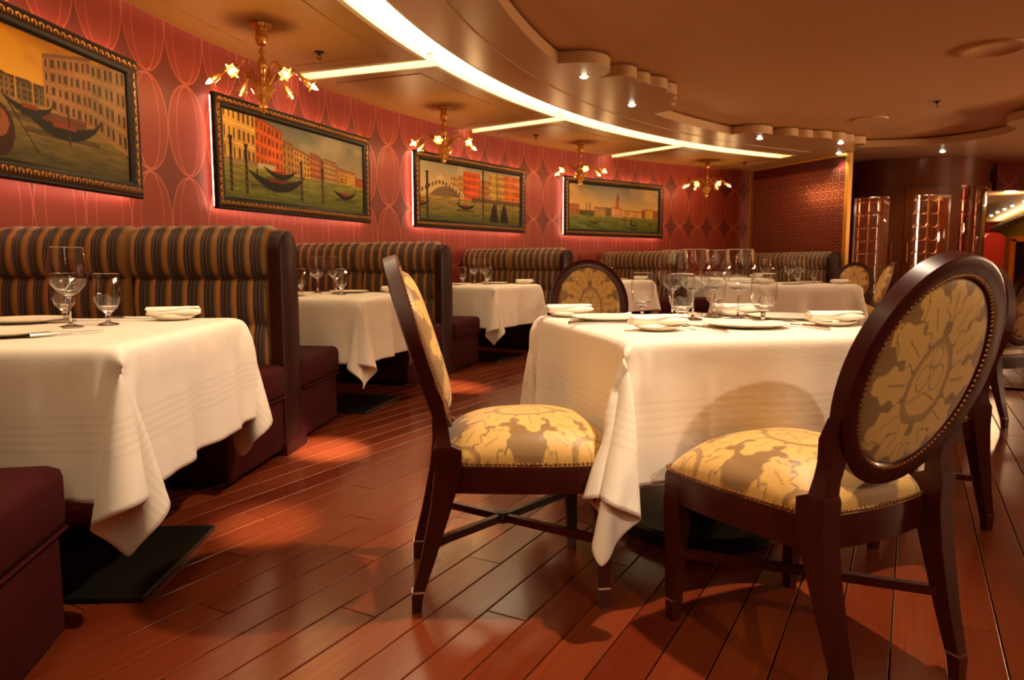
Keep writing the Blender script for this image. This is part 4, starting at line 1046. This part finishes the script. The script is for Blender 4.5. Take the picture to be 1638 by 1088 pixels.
for (x, y), a, k, l in (((.66, 2.46), R(120), 'fork', 'fork left of the near plate on the front table'), ((1.04, 2.58), R(110), 'knife', 'knife right of the near plate on the front table'), ((.34, 2.72), R(15), 'knife', 'knife before the left plate on the front table'), ((1.10, 2.74), R(160), 'fork', 'fork beside the right plate on the front table'), ((.42, 3.13), R(10), 'fork', 'fork beyond the left plate on the front table'), ((.80, 3.28), R(110), 'fork', 'fork at the far plate on the front table')):
    put(k, (x, y), a, l)
put = _put
# booth tables: local (x towards aisle, y along)
def bput(kind, k, x, y, rz, label, z=0):
    p = BPH[k]; c = polar(TR, p); a = -R(p); put(kind, (c.x + x * math.cos(a) - y * math.sin(a), c.y + x * math.sin(a) + y * math.cos(a)), rz + a, label, z)
TN = ['the nearest booth table', 'the second booth table', 'the third booth table', 'the fourth booth table', 'the fifth booth table']
for k in range(5):
    n = TN[k]
    if k == 0:
        bput('wine', 0, .09, .06, 0, 'tall wine glass on ' + n); bput('water', 0, .165, .16, 0, 'water glass right of the tall wine glass on ' + n); bput('water', 0, -.06, .30, 0, 'water glass half hidden behind the wine glass on ' + n)
        bput('plate', 0, .05, -.22, 0, 'dinner plate at the near side of ' + n); bput('plate', 0, -.20, .28, 0, 'dinner plate at the far side of ' + n)
        bput('bread', 0, .30, .38, 0, 'bread plate at the far corner of ' + n); bput('nap', 0, .30, .38, R(20), 'rolled napkin on ' + n, .0145)
        bput('fork', 0, .14, .40, R(200), 'fork beside the napkin on ' + n); bput('knife', 0, .23, -.20, R(60), 'knife at the near edge of ' + n); bput('knife', 0, .0, .26, R(10), 'knife behind the glasses on ' + n)
    else:
        bput('wine', k, -.16, .24, 0, 'left tall wine glass on ' + n); bput('wine', k, .06, .10, 0, 'right tall wine glass on ' + n); bput('water', k, -.22, .10, 0, 'left small water glass on ' + n); bput('water', k, .14, .02, 0, 'right small water glass on ' + n)
        bput('plate', k, -.12, -.28, 0, 'dinner plate at the near side of ' + n); bput('plate', k, .05, .33, 0, 'dinner plate at the far side of ' + n)
        bput('bread', k, .38, .40, 0, 'bread plate at the aisle corner of ' + n); bput('nap', k, .38, .40, R(40), 'rolled napkin on ' + n, .0145)
# far table
for kind, x, y, l in (('wine', .08, .05, 'wine glass in the middle of the far table'), ('wine', -.12, .22, 'leftmost wine glass on the far table'), ('wine', .24, .10, 'rightmost wine glass on the far table'), ('water', -.20, -.05, 'small glass at the left of the far table'), ('water', .34, -.02, 'small glass at the right of the far table'), ('water', .05, -.18, 'small glass at the near side of the far table'),
    ('plate', -.1, -.36, 'dinner plate at the near edge of the far table'), ('plate', .42, .2, 'dinner plate at the right edge of the far table'), ('plate', -.36, .1, 'dinner plate at the left edge of the far table'), ('bread', .44, -.36, 'bread plate at the near right corner of the far table'), ('nap', .44, -.36, 'rolled napkin at the near right corner of the far table'), ('bread', -.42, -.36, 'bread plate at the near left corner of the far table'), ('nap', -.42, -.36, 'rolled napkin at the near left corner of the far table')):
    put(kind, (FT.x + x * math.cos(FR) - y * math.sin(FR), FT.y + x * math.sin(FR) + y * math.cos(FR)), R(5), l, .0145 if kind == 'nap' else 0)
